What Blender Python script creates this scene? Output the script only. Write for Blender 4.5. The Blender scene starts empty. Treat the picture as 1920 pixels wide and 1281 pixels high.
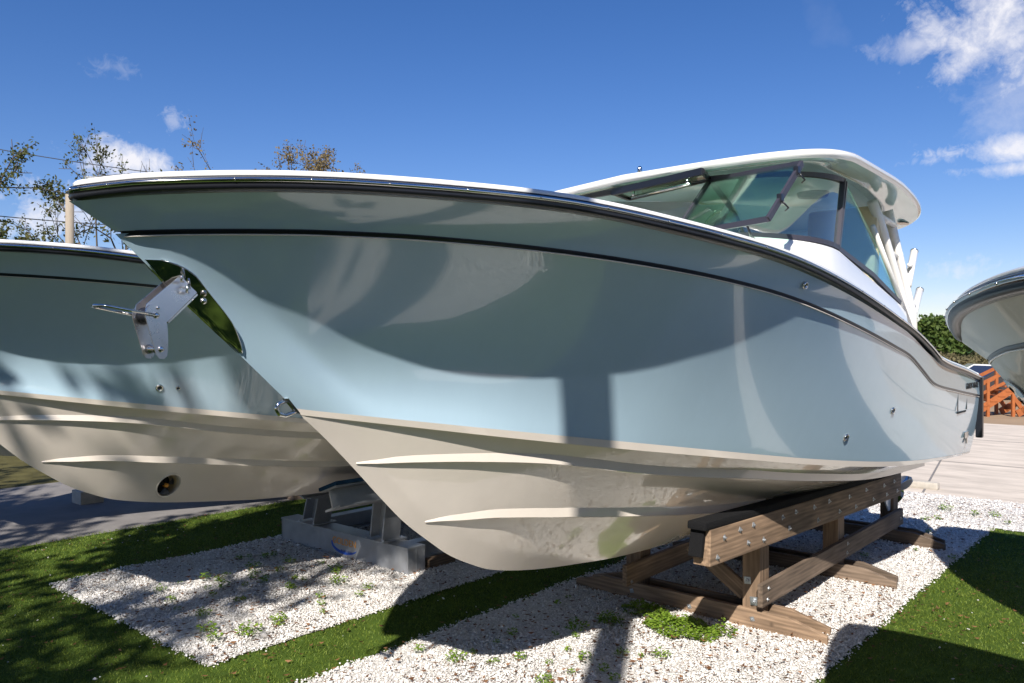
import bpy, bmesh, math, random
import numpy as np
from mathutils import Vector, Matrix, Quaternion
random.seed(7); rng = np.random.default_rng(7)
R = math.radians
scene = bpy.context.scene
COL = scene.collection

# ------------------------------------------------------------------ camera, sky, sun, exposure
cd = bpy.data.cameras.new('camera'); cam = bpy.data.objects.new('camera', cd); COL.objects.link(cam)
cam.location = (0, 0, 2.4); cam.rotation_euler = (R(90), 0, R(40.8))
cd.lens = 28.0; cd.sensor_width = 36; cd.shift_y = 0.0039; cd.clip_start = .05; cd.clip_end = 4000
scene.camera = cam
SUN = Vector((math.sin(R(151.5))*math.cos(R(41)), math.cos(R(151.5))*math.cos(R(41)), math.sin(R(41))))
sd = bpy.data.lights.new('sun', 'SUN'); sun = bpy.data.objects.new('sun', sd); COL.objects.link(sun)
sd.energy = 5.0; sd.angle = R(.53); sd.color = (1, .955, .89)
sun.rotation_euler = SUN.to_track_quat('Z', 'Y').to_euler(); sun.location = (4, -8, 12)
scene.view_settings.view_transform = 'Standard'; scene.view_settings.look = 'None'
scene.view_settings.exposure = 0.6; scene.view_settings.gamma = 1.0
scene.view_settings.use_curve_mapping = False
scene.render.engine = 'CYCLES'
scene.cycles.max_bounces = 8; scene.cycles.transparent_max_bounces = 12

world = bpy.data.worlds.new('World'); scene.world = world; world.use_nodes = True
def build_world():
    nt = world.node_tree; N = nt.nodes; L = nt.links; N.clear()
    out = N.new('ShaderNodeOutputWorld'); bg = N.new('ShaderNodeBackground'); bg.inputs[1].default_value = .066
    sky = N.new('ShaderNodeTexSky'); sky.sky_type = 'NISHITA'; sky.sun_disc = False
    sky.sun_elevation = math.asin(SUN.z); sky.sun_rotation = math.atan2(SUN.x, SUN.y)
    sky.altitude = 0; sky.air_density = 1.0; sky.dust_density = .1; sky.ozone_density = 2.0
    tc = N.new('ShaderNodeTexCoord')
    def math_(op, a, b=None, clamp=False):
        n = N.new('ShaderNodeMath'); n.operation = op; n.use_clamp = clamp
        for i, q in enumerate((a, b)):
            if q is None: continue
            if isinstance(q, (int, float)): n.inputs[i].default_value = q
            else: L.new(q, n.inputs[i])
        return n.outputs[0]
    def vec(op, a, b):
        n = N.new('ShaderNodeVectorMath'); n.operation = op; L.new(a, n.inputs[0])
        if hasattr(b, 'is_linked'): L.new(b, n.inputs[1])
        else: n.inputs[1].default_value = b
        return n
    D = tc.outputs['Generated']
    nz = N.new('ShaderNodeTexNoise'); nz.inputs['Scale'].default_value = 17; nz.inputs['Detail'].default_value = 9; nz.inputs['Roughness'].default_value = .6
    nz.inputs['Distortion'].default_value = .35
    L.new(D, nz.inputs['Vector'])
    nzs = math_('SUBTRACT', nz.outputs['Fac'], .5)
    nf = N.new('ShaderNodeTexNoise'); nf.inputs['Scale'].default_value = 75; nf.inputs['Detail'].default_value = 8; nf.inputs['Roughness'].default_value = .65; nf.inputs['Distortion'].default_value = .6
    L.new(D, nf.inputs['Vector']); nfs = math_('SUBTRACT', nf.outputs['Fac'], .5)
    # clouds: direction, angular half width, half height, density
    clouds = [((-.165, .9319, .322), .085, .055, 1.0), ((-.225, .917, .318), .05, .022, .55), ((-.11, .945, .262), .10, .075, .28),
              ((-.1512, .9676, .2021), .05, .017, .9), ((-.150, .9702, .1849), .055, .010, .8), ((-.1976, .9767, .0832), .035, .012, .35),
              ((-.19, .9789, .0513), .05, .010, .7), ((-.2063, .9566, .208), .035, .007, .45), ((-.2239, .9534, .2023), .03, .006, .3),
              ((-.898, .3896, .2043), .055, .026, 1.15), ((-.94, .3241, .1423), .075, .034, 1.15), ((-.868, .4276, .2524), .014, .016, .30), ((-.8818, .3658, .2977), .024, .012, .14)]
    tot = None
    for d, ru, rv, den in clouds:
        c = Vector(d).normalized(); eu = Vector((c.y, -c.x, 0)).normalized(); ev = eu.cross(c).normalized()
        s = vec('SUBTRACT', D, tuple(c)).outputs[0]
        a = math_('DIVIDE', vec('DOT_PRODUCT', s, tuple(eu)).outputs['Value'], ru)
        b = math_('DIVIDE', vec('DOT_PRODUCT', s, tuple(ev)).outputs['Value'], rv)
        r = math_('SQRT', math_('ADD', math_('MULTIPLY', a, a), math_('MULTIPLY', b, b)))
        m = math_('SUBTRACT', 1.0, r)
        m = math_('ADD', math_('ADD', m, math_('MULTIPLY', nzs, 3.4 if ru > .04 else 1.6)), math_('MULTIPLY', nfs, 1.1 if ru > .04 else 4.0))
        m = math_('MULTIPLY', math_('MULTIPLY', m, .85, True), den)
        f = vec('DOT_PRODUCT', D, tuple(c)).outputs['Value']
        m = math_('MULTIPLY', m, math_('GREATER_THAN', f, .5))
        tot = m if tot is None else math_('MAXIMUM', tot, m)
    # a general thin veil of small clouds over the whole sky
    sep = N.new('ShaderNodeSeparateXYZ'); L.new(D, sep.inputs[0])
    n2 = N.new('ShaderNodeTexNoise'); n2.inputs['Scale'].default_value = 2.3; n2.inputs['Detail'].default_value = 8
    L.new(D, n2.inputs['Vector'])
    veil = math_('MULTIPLY', math_('SUBTRACT', n2.outputs['Fac'], .62, True), 1.6)
    tot = math_('MAXIMUM', tot, veil)
    fac = math_('MINIMUM', tot, .95)
    hs = N.new('ShaderNodeHueSaturation'); hs.inputs['Saturation'].default_value = 1.25; hs.inputs['Value'].default_value = 1.0
    tn = N.new('ShaderNodeVectorMath'); tn.operation = 'MULTIPLY'; tn.inputs[1].default_value = (1.02, .985, 1.18); L.new(sky.outputs[0], tn.inputs[0]); L.new(tn.outputs[0], hs.inputs['Color'])
    mx = N.new('ShaderNodeMix'); mx.data_type = 'RGBA'
    L.new(fac, mx.inputs['Factor']); L.new(hs.outputs[0], mx.inputs['A']); mx.inputs['B'].default_value = (9.6, 9.5, 10.0, 1)
    L.new(mx.outputs['Result'], bg.inputs[0]); L.new(bg.outputs[0], out.inputs[0])
build_world()

# ------------------------------------------------------------------ materials
def lin(c): return tuple(c) + (1,) if len(c) == 3 else c
MATS = {}
def mat(name, color, rough=.5, metal=0, spec=.5, coat=0, coat_rough=.03, var=0, var_scale=6, bump=0, bump_scale=60, rand=0, stretch=None, coord='Object', rough_var=0, bump_dist=.01):
    m = bpy.data.materials.new(name); m.use_nodes = True; nt = m.node_tree; N = nt.nodes; L = nt.links
    p = N['Principled BSDF']; p.inputs['Base Color'].default_value = lin(color); p.inputs['Roughness'].default_value = rough
    p.inputs['Metallic'].default_value = metal; p.inputs['Specular IOR Level'].default_value = spec
    p.inputs['Coat Weight'].default_value = coat; p.inputs['Coat Roughness'].default_value = coat_rough
    tc = N.new('ShaderNodeTexCoord'); src = tc.outputs[coord]
    if stretch:
        mp = N.new('ShaderNodeMapping'); mp.inputs['Scale'].default_value = stretch; L.new(src, mp.inputs[0]); src = mp.outputs[0]
    col = None
    if var:
        n = N.new('ShaderNodeTexNoise'); n.inputs['Scale'].default_value = var_scale; n.inputs['Detail'].default_value = 6; n.inputs['Roughness'].default_value = .65
        L.new(src, n.inputs['Vector'])
        rp = N.new('ShaderNodeMapRange'); L.new(n.outputs['Fac'], rp.inputs[0]); rp.inputs[1].default_value = .25; rp.inputs[2].default_value = .75
        rp.inputs[3].default_value = 1 - var; rp.inputs[4].default_value = 1 + var
        mx = N.new('ShaderNodeVectorMath'); mx.operation = 'SCALE'; mx.inputs[0].default_value = color[:3]; L.new(rp.outputs[0], mx.inputs['Scale']); col = mx.outputs[0]
        if rough_var:
            rr = N.new('ShaderNodeMapRange'); L.new(n.outputs['Fac'], rr.inputs[0]); rr.inputs[1].default_value = .3; rr.inputs[2].default_value = .7
            rr.inputs[3].default_value = max(0, rough - rough_var); rr.inputs[4].default_value = rough + rough_var; L.new(rr.outputs[0], p.inputs['Roughness'])
    if rand:
        oi = N.new('ShaderNodeObjectInfo'); rp = N.new('ShaderNodeMapRange'); L.new(oi.outputs['Random'], rp.inputs[0]); rp.inputs[3].default_value = 1 - rand; rp.inputs[4].default_value = 1 + rand
        mx = N.new('ShaderNodeVectorMath'); mx.operation = 'SCALE'; L.new(rp.outputs[0], mx.inputs['Scale'])
        if col is None: mx.inputs[0].default_value = color[:3]
        else: L.new(col, mx.inputs[0])
        col = mx.outputs[0]
    if col is not None: L.new(col, p.inputs['Base Color'])
    if bump:
        n = N.new('ShaderNodeTexNoise'); n.inputs['Scale'].default_value = bump_scale; n.inputs['Detail'].default_value = 4; L.new(src, n.inputs['Vector'])
        b = N.new('ShaderNodeBump'); b.inputs['Strength'].default_value = bump; b.inputs['Distance'].default_value = bump_dist; L.new(n.outputs['Fac'], b.inputs['Height']); L.new(b.outputs[0], p.inputs['Normal'])
    MATS[name] = m
    return m

M_blue = mat('blue_gelcoat', (.41, .555, .65), .16, coat=1.0, coat_rough=.012, spec=.5, var=.02, var_scale=9, stretch=(1, 1, .25), bump=.006, bump_scale=2.5, bump_dist=.05)
M_cream = mat('cream_gelcoat', (.76, .68, .59), .2, coat=1.0, coat_rough=.02, var=.03, var_scale=5, bump=.008, bump_scale=3, bump_dist=.05)
M_white = mat('white_gelcoat', (.80, .79, .76), .25, coat=.6, coat_rough=.05, var=.015, var_scale=8)
M_greyhull = mat('pale_grey_gelcoat', (.84, .80, .73), .3, coat=.35, coat_rough=.03, var=.015, var_scale=3)
M_top = mat('hardtop_gelcoat', (.80, .79, .76), .18, coat=.9, coat_rough=.03)
M_soffit = mat('pale_aqua_gelcoat', (.55, .75, .73), .16, coat=1.0, coat_rough=.03)
for m_ in (M_blue, M_cream): m_.node_tree.nodes['Principled BSDF'].inputs['Coat IOR'].default_value = 1.62
M_black = mat('black_rubber', (.012, .013, .018), .28, spec=.5, var=.1, var_scale=20)
M_frame = mat('black_anodised_frame', (.045, .042, .055), .38, spec=.5)
M_steel = mat('polished_stainless', (.72, .70, .68), .06, metal=1, var=.02, var_scale=30)
M_steel_d = mat('brushed_stainless', (.62, .60, .58), .16, metal=1, var=.05, var_scale=40)
M_satin = mat('satin_stainless', (.74, .72, .73), .30, metal=1, var=.06, var_scale=14, rough_var=.06)
M_alu = mat('mill_aluminium', (.40, .41, .43), .42, metal=.7, var=.12, var_scale=9, rand=.05, rough_var=.1)
M_galv = mat('galvanised_bolt', (.48, .50, .52), .38, metal=.85, var=.15, var_scale=40)
M_carpet = mat('black_carpet', (.008, .008, .009), .95, spec=.2, bump=.6, bump_scale=140)
M_bluecarpet = mat('navy_carpet', (.008, .035, .075), .95, spec=.2, bump=.6, bump_scale=140)
M_pipe = mat('white_powder_coat', (.80, .77, .72), .3, coat=.5)
M_dark = mat('dark_void', (.006, .006, .006), .8)
M_seat = mat('cream_vinyl', (.68, .56, .36), .45, var=.04)
M_concrete = mat('concrete_block', (.42, .38, .32), .9, var=.2, var_scale=9, bump=.4, bump_scale=40)
M_bark = mat('bark', (.11, .085, .06), .9, var=.35, var_scale=5, bump=.6, bump_scale=18)
M_polewood = mat('pole_wood', (.30, .25, .19), .85, var=.2, var_scale=8, stretch=(6, 6, .6), bump=.3, bump_scale=10)
M_orange = mat('orange_stained_wood', (.33, .095, .022), .6, var=.2, var_scale=7, rand=.12)
M_carwhite = mat('white_car_paint', (.72, .72, .72), .2, coat=1)
M_carred = mat('dark_car_paint', (.03, .03, .035), .25, coat=1)
M_tyre = mat('tyre_rubber', (.015, .015, .016), .8)
M_carglass = mat('dark_car_glass', (.02, .025, .03), .08, coat=1)
M_logo_o = mat('logo_orange', (.75, .33, .05), .45); M_logo_b = mat('logo_blue', (.02, .08, .38), .45); M_logo_w = mat('logo_white', (.8, .8, .8), .45)
M_wire = mat('wire', (.03, .03, .035), .6)

def wood(name, color):
    m = bpy.data.materials.new(name); m.use_nodes = True; nt = m.node_tree; N = nt.nodes; L = nt.links; p = N['Principled BSDF']
    p.inputs['Roughness'].default_value = .78; p.inputs['Specular IOR Level'].default_value = .3
    tc = N.new('ShaderNodeTexCoord'); oi = N.new('ShaderNodeObjectInfo')
    ad = N.new('ShaderNodeVectorMath'); ad.operation = 'ADD'; L.new(tc.outputs['Object'], ad.inputs[0])
    sc = N.new('ShaderNodeVectorMath'); sc.operation = 'SCALE'; sc.inputs[0].default_value = (13, 7, 5); L.new(oi.outputs['Random'], sc.inputs['Scale']); L.new(sc.outputs[0], ad.inputs[1])
    # rings seen on a sawn face: distorted distance from a log axis running along local x
    mp = N.new('ShaderNodeMapping'); mp.inputs['Scale'].default_value = (.55, 1, 1); L.new(ad.outputs[0], mp.inputs[0])
    ns = N.new('ShaderNodeTexNoise'); ns.inputs['Scale'].default_value = 2.1; ns.inputs['Detail'].default_value = 3; L.new(mp.outputs[0], ns.inputs[0])
    wv = N.new('ShaderNodeTexWave'); wv.wave_type = 'BANDS'; wv.bands_direction = 'Z'; wv.inputs['Scale'].default_value = 9; wv.inputs['Distortion'].default_value = 7; wv.inputs['Detail'].default_value = 2.5; wv.inputs['Detail Scale'].default_value = .8
    mp2 = N.new('ShaderNodeMapping'); mp2.inputs['Scale'].default_value = (.16, 1, 1); L.new(ad.outputs[0], mp2.inputs[0]); L.new(mp2.outputs[0], wv.inputs[0])
    fi = N.new('ShaderNodeTexNoise'); fi.inputs['Scale'].default_value = 34; fi.inputs['Detail'].default_value = 5
    mp3 = N.new('ShaderNodeMapping'); mp3.inputs['Scale'].default_value = (.07, 1, 1); L.new(ad.outputs[0], mp3.inputs[0]); L.new(mp3.outputs[0], fi.inputs[0])
    vo = N.new('ShaderNodeTexVoronoi'); vo.inputs['Scale'].default_value = 2.6; L.new(ad.outputs[0], vo.inputs[0])
    kn = N.new('ShaderNodeMapRange'); L.new(vo.outputs['Distance'], kn.inputs[0]); kn.inputs[1].default_value = .03; kn.inputs[2].default_value = .075; kn.inputs[3].default_value = .45; kn.inputs[4].default_value = 1
    def mr(s, a, b, lo=0, hi=1):
        n = N.new('ShaderNodeMapRange'); L.new(s, n.inputs[0]); n.inputs[1].default_value = lo; n.inputs[2].default_value = hi; n.inputs[3].default_value = a; n.inputs[4].default_value = b; return n.outputs[0]
    def mul(a, b):
        n = N.new('ShaderNodeMath'); n.operation = 'MULTIPLY'; L.new(a, n.inputs[0]); L.new(b, n.inputs[1]); return n.outputs[0]
    v = mul(mul(mr(wv.outputs['Fac'], .82, 1.08), mr(fi.outputs['Fac'], .62, 1.32, .3, .7)), mul(mr(ns.outputs['Fac'], .5, 1.28, .3, .7), kn.outputs[0]))
    v = mul(v, mr(oi.outputs['Random'], .82, 1.12))
    s = N.new('ShaderNodeVectorMath'); s.operation = 'SCALE'; s.inputs[0].default_value = color; L.new(v, s.inputs['Scale']); L.new(s.outputs[0], p.inputs['Base Color'])
    b = N.new('ShaderNodeBump'); b.inputs['Strength'].default_value = .35; b.inputs['Distance'].default_value = .004; L.new(fi.outputs['Fac'], b.inputs['Height']); L.new(b.outputs[0], p.inputs['Normal'])
    return m
M_wood = wood('treated_pine', (.25, .168, .108)); M_wood_g = wood('weathered_pine', (.17, .124, .09))

def glass(name, tint, gloss=.06):
    m = bpy.data.materials.new(name); m.use_nodes = True; nt = m.node_tree; N = nt.nodes; L = nt.links; N.remove(N['Principled BSDF'])
    t = N.new('ShaderNodeBsdfTransparent'); t.inputs[0].default_value = tint + (1,)
    g = N.new('ShaderNodeBsdfGlossy'); g.inputs['Roughness'].default_value = .015; g.inputs[0].default_value = (1, 1, 1, 1)
    fr = N.new('ShaderNodeFresnel'); fr.inputs[0].default_value = 1.4
    mx = N.new('ShaderNodeMixShader'); fm = N.new('ShaderNodeMath'); fm.operation = 'MULTIPLY'; fm.inputs[1].default_value = .42; L.new(fr.outputs[0], fm.inputs[0]); L.new(fm.outputs[0], mx.inputs[0]); L.new(t.outputs[0], mx.inputs[1]); L.new(g.outputs[0], mx.inputs[2])
    L.new(mx.outputs[0], N['Material Output'].inputs[0]); return m
M_glass = glass('green_tinted_glass', (.80, .95, .87)); M_glass_b = glass('blue_tinted_glass', (.58, .76, .80))

def leafmat(name, c0, c1, trans=.35):
    m = bpy.data.materials.new(name); m.use_nodes = True; nt = m.node_tree; N = nt.nodes; L = nt.links; p = N['Principled BSDF']
    p.inputs['Roughness'].default_value = .6; p.inputs['Specular IOR Level'].default_value = .3
    ge = N.new('ShaderNodeNewGeometry'); cr = N.new('ShaderNodeMix'); cr.data_type = 'RGBA'; L.new(ge.outputs['Random Per Island'], cr.inputs['Factor'])
    cr.inputs['A'].default_value = lin(c0); cr.inputs['B'].default_value = lin(c1); L.new(cr.outputs['Result'], p.inputs['Base Color'])
    tr = N.new('ShaderNodeBsdfTranslucent'); L.new(cr.outputs['Result'], tr.inputs[0])
    mx = N.new('ShaderNodeMixShader'); mx.inputs[0].default_value = trans; L.new(p.outputs[0], mx.inputs[1]); L.new(tr.outputs[0], mx.inputs[2])
    L.new(mx.outputs[0], N['Material Output'].inputs[0]); return m
M_leaf = leafmat('oak_leaf', (.05, .075, .018), (.16, .15, .05)); M_leaf_br = leafmat('tan_leaf', (.16, .12, .05), (.28, .21, .10))
M_leaf_g = leafmat('hedge_leaf', (.055, .10, .02), (.11, .15, .03)); M_leaf_p = leafmat('pine_leaf', (.02, .055, .02), (.05, .10, .03))
M_leaf_t = leafmat('dry_scrub_leaf', (.12, .11, .05), (.22, .18, .09))
M_weed = leafmat('weed_leaf', (.12, .22, .02), (.27, .38, .05)); M_grass = leafmat('turf_blade', (.075, .122, .012), (.19, .245, .034), .25)
M_litter = leafmat('dead_leaf', (.10, .045, .02), (.26, .13, .06), .15); M_stone = leafmat('white_chip', (.50, .47, .44), (.88, .85, .81), 0.0)

def turf_base():
    m = mat('turf_base', (.06, .098, .015), .95, spec=.1, var=.35, var_scale=3.5, bump=.8, bump_scale=220); return m
M_turf = turf_base()
M_gravbase = mat('gravel_bed', (.62, .59, .55), .95, spec=.2, var=.4, var_scale=60, bump=1, bump_scale=90, bump_dist=.02)
M_asphalt = mat('grey_asphalt', (.20, .185, .175), .92, spec=.25, var=.16, var_scale=2.2, bump=.5, bump_scale=160)
M_apron = mat('pale_paving', (.53, .46, .385), .9, spec=.2, var=.3, var_scale=2.2, stretch=(.35, 1.3, 1), bump=.3, bump_scale=60)
M_tan = mat('tan_dirt', (.30, .215, .14), .95, spec=.1, var=.15, var_scale=.6, bump=.3, bump_scale=20)
M_farlawn = mat('leaf_strewn_lawn', (.085, .075, .028), .95, spec=.1, var=.5, var_scale=2.5, bump=.6, bump_scale=40)

# ------------------------------------------------------------------ mesh helpers
def mesh_obj(name, V, Fc, m, parent=None, smooth=False, loc=None):
    me = bpy.data.meshes.new(name); me.from_pydata([tuple(map(float, v)) for v in V], [], [tuple(int(i) for i in f) for f in Fc])
    if smooth: me.polygons.foreach_set('use_smooth', [True] * len(me.polygons))
    me.materials.append(m); me.update()
    o = bpy.data.objects.new(name, me); COL.objects.link(o)
    if parent: o.parent = parent
    if loc: o.location = loc
    return o
def big_mesh(name, V, Fc, m, n):
    """numpy mesh with faces of equal vertex count n"""
    V = np.asarray(V, np.float32); Fc = np.asarray(Fc, np.int32)
    me = bpy.data.meshes.new(name); me.vertices.add(len(V)); me.vertices.foreach_set('co', V.ravel())
    me.loops.add(Fc.size); me.loops.foreach_set('vertex_index', Fc.ravel())
    me.polygons.add(len(Fc)); me.polygons.foreach_set('loop_start', np.arange(0, Fc.size, n, dtype=np.int32)); me.polygons.foreach_set('loop_total', np.full(len(Fc), n, np.int32))
    me.update(calc_edges=True); me.materials.append(m)
    o = bpy.data.objects.new(name, me); COL.objects.link(o); return o
def tag(o, label, cat, group=None, kind=None):
    if label: o['label'] = label
    if cat: o['category'] = cat
    if group: o['group'] = group
    if kind: o['kind'] = kind
    return o
def thing(name, label, cat, loc=(0, 0, 0), rz=0, group=None):
    o = bpy.data.objects.new(name, None); COL.objects.link(o); o.location = loc; o.rotation_euler = (0, 0, rz); o.empty_display_size = .2
    return tag(o, label, cat, group)
def copy_tree(o, parent=None):
    c = o.copy(); COL.objects.link(c); c.parent = parent
    for ch in list(o.children): copy_tree(ch, c)
    return c
def box_geo(cx, cy, cz, sx, sy, sz, bev=0):
    bm = bmesh.new(); bmesh.ops.create_cube(bm, size=1)
    bmesh.ops.scale(bm, vec=(sx, sy, sz), verts=bm.verts)
    if bev: bmesh.ops.bevel(bm, geom=bm.edges[:], offset=bev, segments=2, affect='EDGES', profile=.7)
    bmesh.ops.translate(bm, vec=(cx, cy, cz), verts=bm.verts)
    return bm
def bm_obj(name, bm, m, parent=None, smooth=False):
    me = bpy.data.meshes.new(name); bm.to_mesh(me); bm.free(); me.materials.append(m)
    if smooth: me.polygons.foreach_set('use_smooth', [True] * len(me.polygons))
    o = bpy.data.objects.new(name, me); COL.objects.link(o)
    if parent: o.parent = parent
    return o
def box(name, c, s, m, parent=None, bev=.004, rot=None):
    o = bm_obj(name, box_geo(0, 0, 0, *s, bev), m, parent); o.location = c
    if rot: o.rotation_euler = rot
    return o
def plank(name, p0, p1, th, h, m, parent=None, bev=.004, roll=0, cut=0):
    """timber from p0 to p1 (centre line), thickness th sideways, height h; local x runs along it; cut chamfers the upper ends"""
    p0 = Vector(p0); p1 = Vector(p1); d = p1 - p0; Ln = d.length
    if cut:
        pts = [(-Ln/2, -h/2), (Ln/2, -h/2), (Ln/2, h*.04), (Ln/2 - cut, h/2), (-Ln/2 + cut, h/2), (-Ln/2, h*.04)]
        bm = bmesh.new(); vs = [bm.verts.new((x, -th/2, z)) for x, z in pts]; f = bm.faces.new(vs)
        e = bmesh.ops.extrude_face_region(bm, geom=[f]); bmesh.ops.translate(bm, vec=(0, th, 0), verts=[v for v in e['geom'] if isinstance(v, bmesh.types.BMVert)])
        bmesh.ops.recalc_face_normals(bm, faces=bm.faces[:]); bmesh.ops.bevel(bm, geom=bm.edges[:], offset=bev, segments=1, affect='EDGES')
    else: bm = box_geo(0, 0, 0, Ln, th, h, bev)
    o = bm_obj(name, bm, m, parent)
    x = d.normalized(); z = Vector((0, 0, 1)) if abs(x.z) < .99 else Vector((0, 1, 0)); y = z.cross(x).normalized(); z = x.cross(y)
    mw = Matrix((x, y, z)).transposed().to_4x4() @ Matrix.Rotation(roll, 4, 'X'); mw.translation = (p0 + p1) / 2
    o.matrix_local = mw
    return o
def tube_geo(path, rad, seg=8, cap=True):
    path = [Vector(p) for p in path]; n = len(path); rs = rad if hasattr(rad, '__len__') else [rad] * n
    V = []; Fc = []; prev = None
    for i, p in enumerate(path):
        t = (path[min(i+1, n-1)] - path[max(i-1, 0)]).normalized()
        if prev is None:
            a = Vector((0, 0, 1)) if abs(t.z) < .9 else Vector((1, 0, 0)); u = t.cross(a).normalized()
        else: u = (prev - t * prev.dot(t)).normalized()
        prev = u; w = t.cross(u)
        for k in range(seg):
            an = 2 * math.pi * k / seg; V.append(p + (u * math.cos(an) + w * math.sin(an)) * rs[i])
    for i in range(n-1):
        for k in range(seg): Fc.append((i*seg+k, i*seg+(k+1) % seg, (i+1)*seg+(k+1) % seg, (i+1)*seg+k))
    if cap: Fc.append(tuple(range(seg-1, -1, -1))); Fc.append(tuple((n-1)*seg+k for k in range(seg)))
    return V, Fc
def tube(name, path, rad, m, parent=None, seg=10): return mesh_obj(name, *tube_geo(path, rad, seg), m, parent, True)
def loft(rows, close=False):
    n = len(rows[0]); V = [p for r in rows for p in r]; Fc = []
    for i in range(len(rows)-1):
        for k in range(n - (0 if close else 1)):
            Fc.append((i*n+k, i*n+(k+1) % n, (i+1)*n+(k+1) % n, (i+1)*n+k))
    return V, Fc
def slab(name, pts, thick, m, parent=None):
    """flat polygon given in 3D, thickened along its normal"""
    P = [Vector(p) for p in pts]; nrm = (P[1]-P[0]).cross(P[2]-P[0]).normalized() * (thick/2); n = len(P)
    V = [p - nrm for p in P] + [p + nrm for p in P]
    Fc = [tuple(range(n-1, -1, -1)), tuple(range(n, 2*n))] + [(i, (i+1) % n, n+(i+1) % n, n+i) for i in range(n)]
    return mesh_obj(name, V, Fc, m, parent)
def text_mesh(name, s, size, m, parent, mat4, extrude=.002):
    cu = bpy.data.curves.new(name, 'FONT'); cu.body = s; cu.size = size; cu.extrude = extrude; cu.align_x = 'CENTER'; cu.align_y = 'CENTER'
    t = bpy.data.objects.new(name, cu); COL.objects.link(t); dg = bpy.context.evaluated_depsgraph_get(); me = bpy.data.meshes.new_from_object(t.evaluated_get(dg))
    bpy.data.objects.remove(t); me.materials.clear(); me.materials.append(m)
    o = bpy.data.objects.new(name, me); COL.objects.link(o); o.parent = parent; o.matrix_local = mat4; return o

def pchip(xs, ys):
    xs = np.asarray(xs, float); ys = np.asarray(ys, float); h = np.diff(xs); dl = np.diff(ys)/h; d = np.zeros_like(ys)
    for i in range(1, len(xs)-1):
        if dl[i-1]*dl[i] > 0:
            w1 = 2*h[i]+h[i-1]; w2 = h[i]+2*h[i-1]; d[i] = (w1+w2)/(w1/dl[i-1]+w2/dl[i])
    d[0] = dl[0]; d[-1] = dl[-1]
    def f(x):
        x = np.asarray(x, float); i = np.clip(np.searchsorted(xs, x)-1, 0, len(xs)-2); t = (x-xs[i])/h[i]
        return ys[i]*(2*t**3-3*t**2+1)+h[i]*d[i]*(t**3-2*t**2+t)+ys[i+1]*(-2*t**3+3*t**2)+h[i]*d[i+1]*(t**3-t**2)
    return f

# ------------------------------------------------------------------ ground
def sheet(name, poly, z, m, sub=None):
    return tag(mesh_obj(name, [(x, y, z) for x, y in poly], [tuple(range(len(poly)))], m), None, None, None, 'structure')
sheet('ground', [(-600, -600), (600, -600), (600, 600), (-600, 600)], 0, M_farlawn)
sheet('dirt_yard', [(-40, 28.0), (60, 28.0), (60, 95), (-40, 95)], .004, M_tan)
sheet('lawn', [(-10.65, -18), (14, -18), (14, 14.1), (-10.62, 14.1)], .004, M_turf)
sheet('road', [(-14.95, -60), (-10.65, -60), (-10.55, 60), (-15.3, 60)], .006, M_asphalt)
sheet('far_lawn', [(-60, -60), (-14.95, -60), (-15.3, 60), (-60, 60)], .005, M_farlawn)
sheet('paving', [(-10.5, 14.1), (20, 14.1), (20, 28.0), (-10.5, 28.0)], .008, M_apron)
for k, (a, b) in enumerate((((-10.4, 18.2), (19.9, 18.6)), ((-10.4, 22.9), (19.9, 23.3)), ((-3.4, 14.15), (-5.6, 27.9)), ((1.8, 14.15), (1.2, 27.9)))):
    d = Vector((b[0]-a[0], b[1]-a[1])).normalized(); n_ = Vector((-d.y, d.x))*.018
    sheet('paving_joint', [(a[0]-n_.x, a[1]-n_.y), (b[0]-n_.x, b[1]-n_.y), (b[0]+n_.x, b[1]+n_.y), (a[0]+n_.x, a[1]+n_.y)], .012+.001*k, M_asphalt)
BEDS = {'L': (-8.67, -5.6, 3.03, 12.0), 'M': (-4.8, -2.08, 2.2, 12.0), 'F': (-10.4, 9.0, 12.0, 14.1), 'N': (-.78, 2.3, 3.0, 12.0)}
def wob(a, b, n, axis, amp=.02):
    t = np.linspace(0, 1, n); return t
def bed(name, x0, x1, y0, y1):
    P = []
    def edge(p, q):
        n = max(4, int(math.hypot(q[0]-p[0], q[1]-p[1])/.12))
        for i in range(n):
            t = i/n; P.append((p[0]+(q[0]-p[0])*t+random.uniform(-.018, .018), p[1]+(q[1]-p[1])*t+random.uniform(-.018, .018)))
    edge((x0, y0), (x1, y0)); edge((x1, y0), (x1, y1)); edge((x1, y1), (x0, y1)); edge((x0, y1), (x0, y0))
    return sheet(name, P, .012, M_gravbase)
bed('gravel_bed', *BEDS['L']); bed('gravel_bed', *BEDS['M']); bed('gravel_strip', *BEDS['F']); bed('gravel_bed', *BEDS['N'])
def in_bed(x, y, pad=0):
    r = np.zeros(np.shape(x), bool)
    for a, b, c, d in BEDS.values(): r |= (x > a-pad) & (x < b+pad) & (y > c-pad) & (y < d+pad)
    return r
th_ = R(40.8); FX, FY = -math.sin(th_), math.cos(th_); RX, RY = math.cos(th_), math.sin(th_)
def in_view(x, y, m=1.08):
    d = x*FX+y*FY; s = x*RX+y*RY; return (d > 4.6) & (np.abs(s) < d*.643*m+.3)
OCT_F = np.array([(0, 2, 4), (2, 1, 4), (1, 3, 4), (3, 0, 4), (2, 0, 5), (1, 2, 5), (3, 1, 5), (0, 3, 5)])
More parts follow.
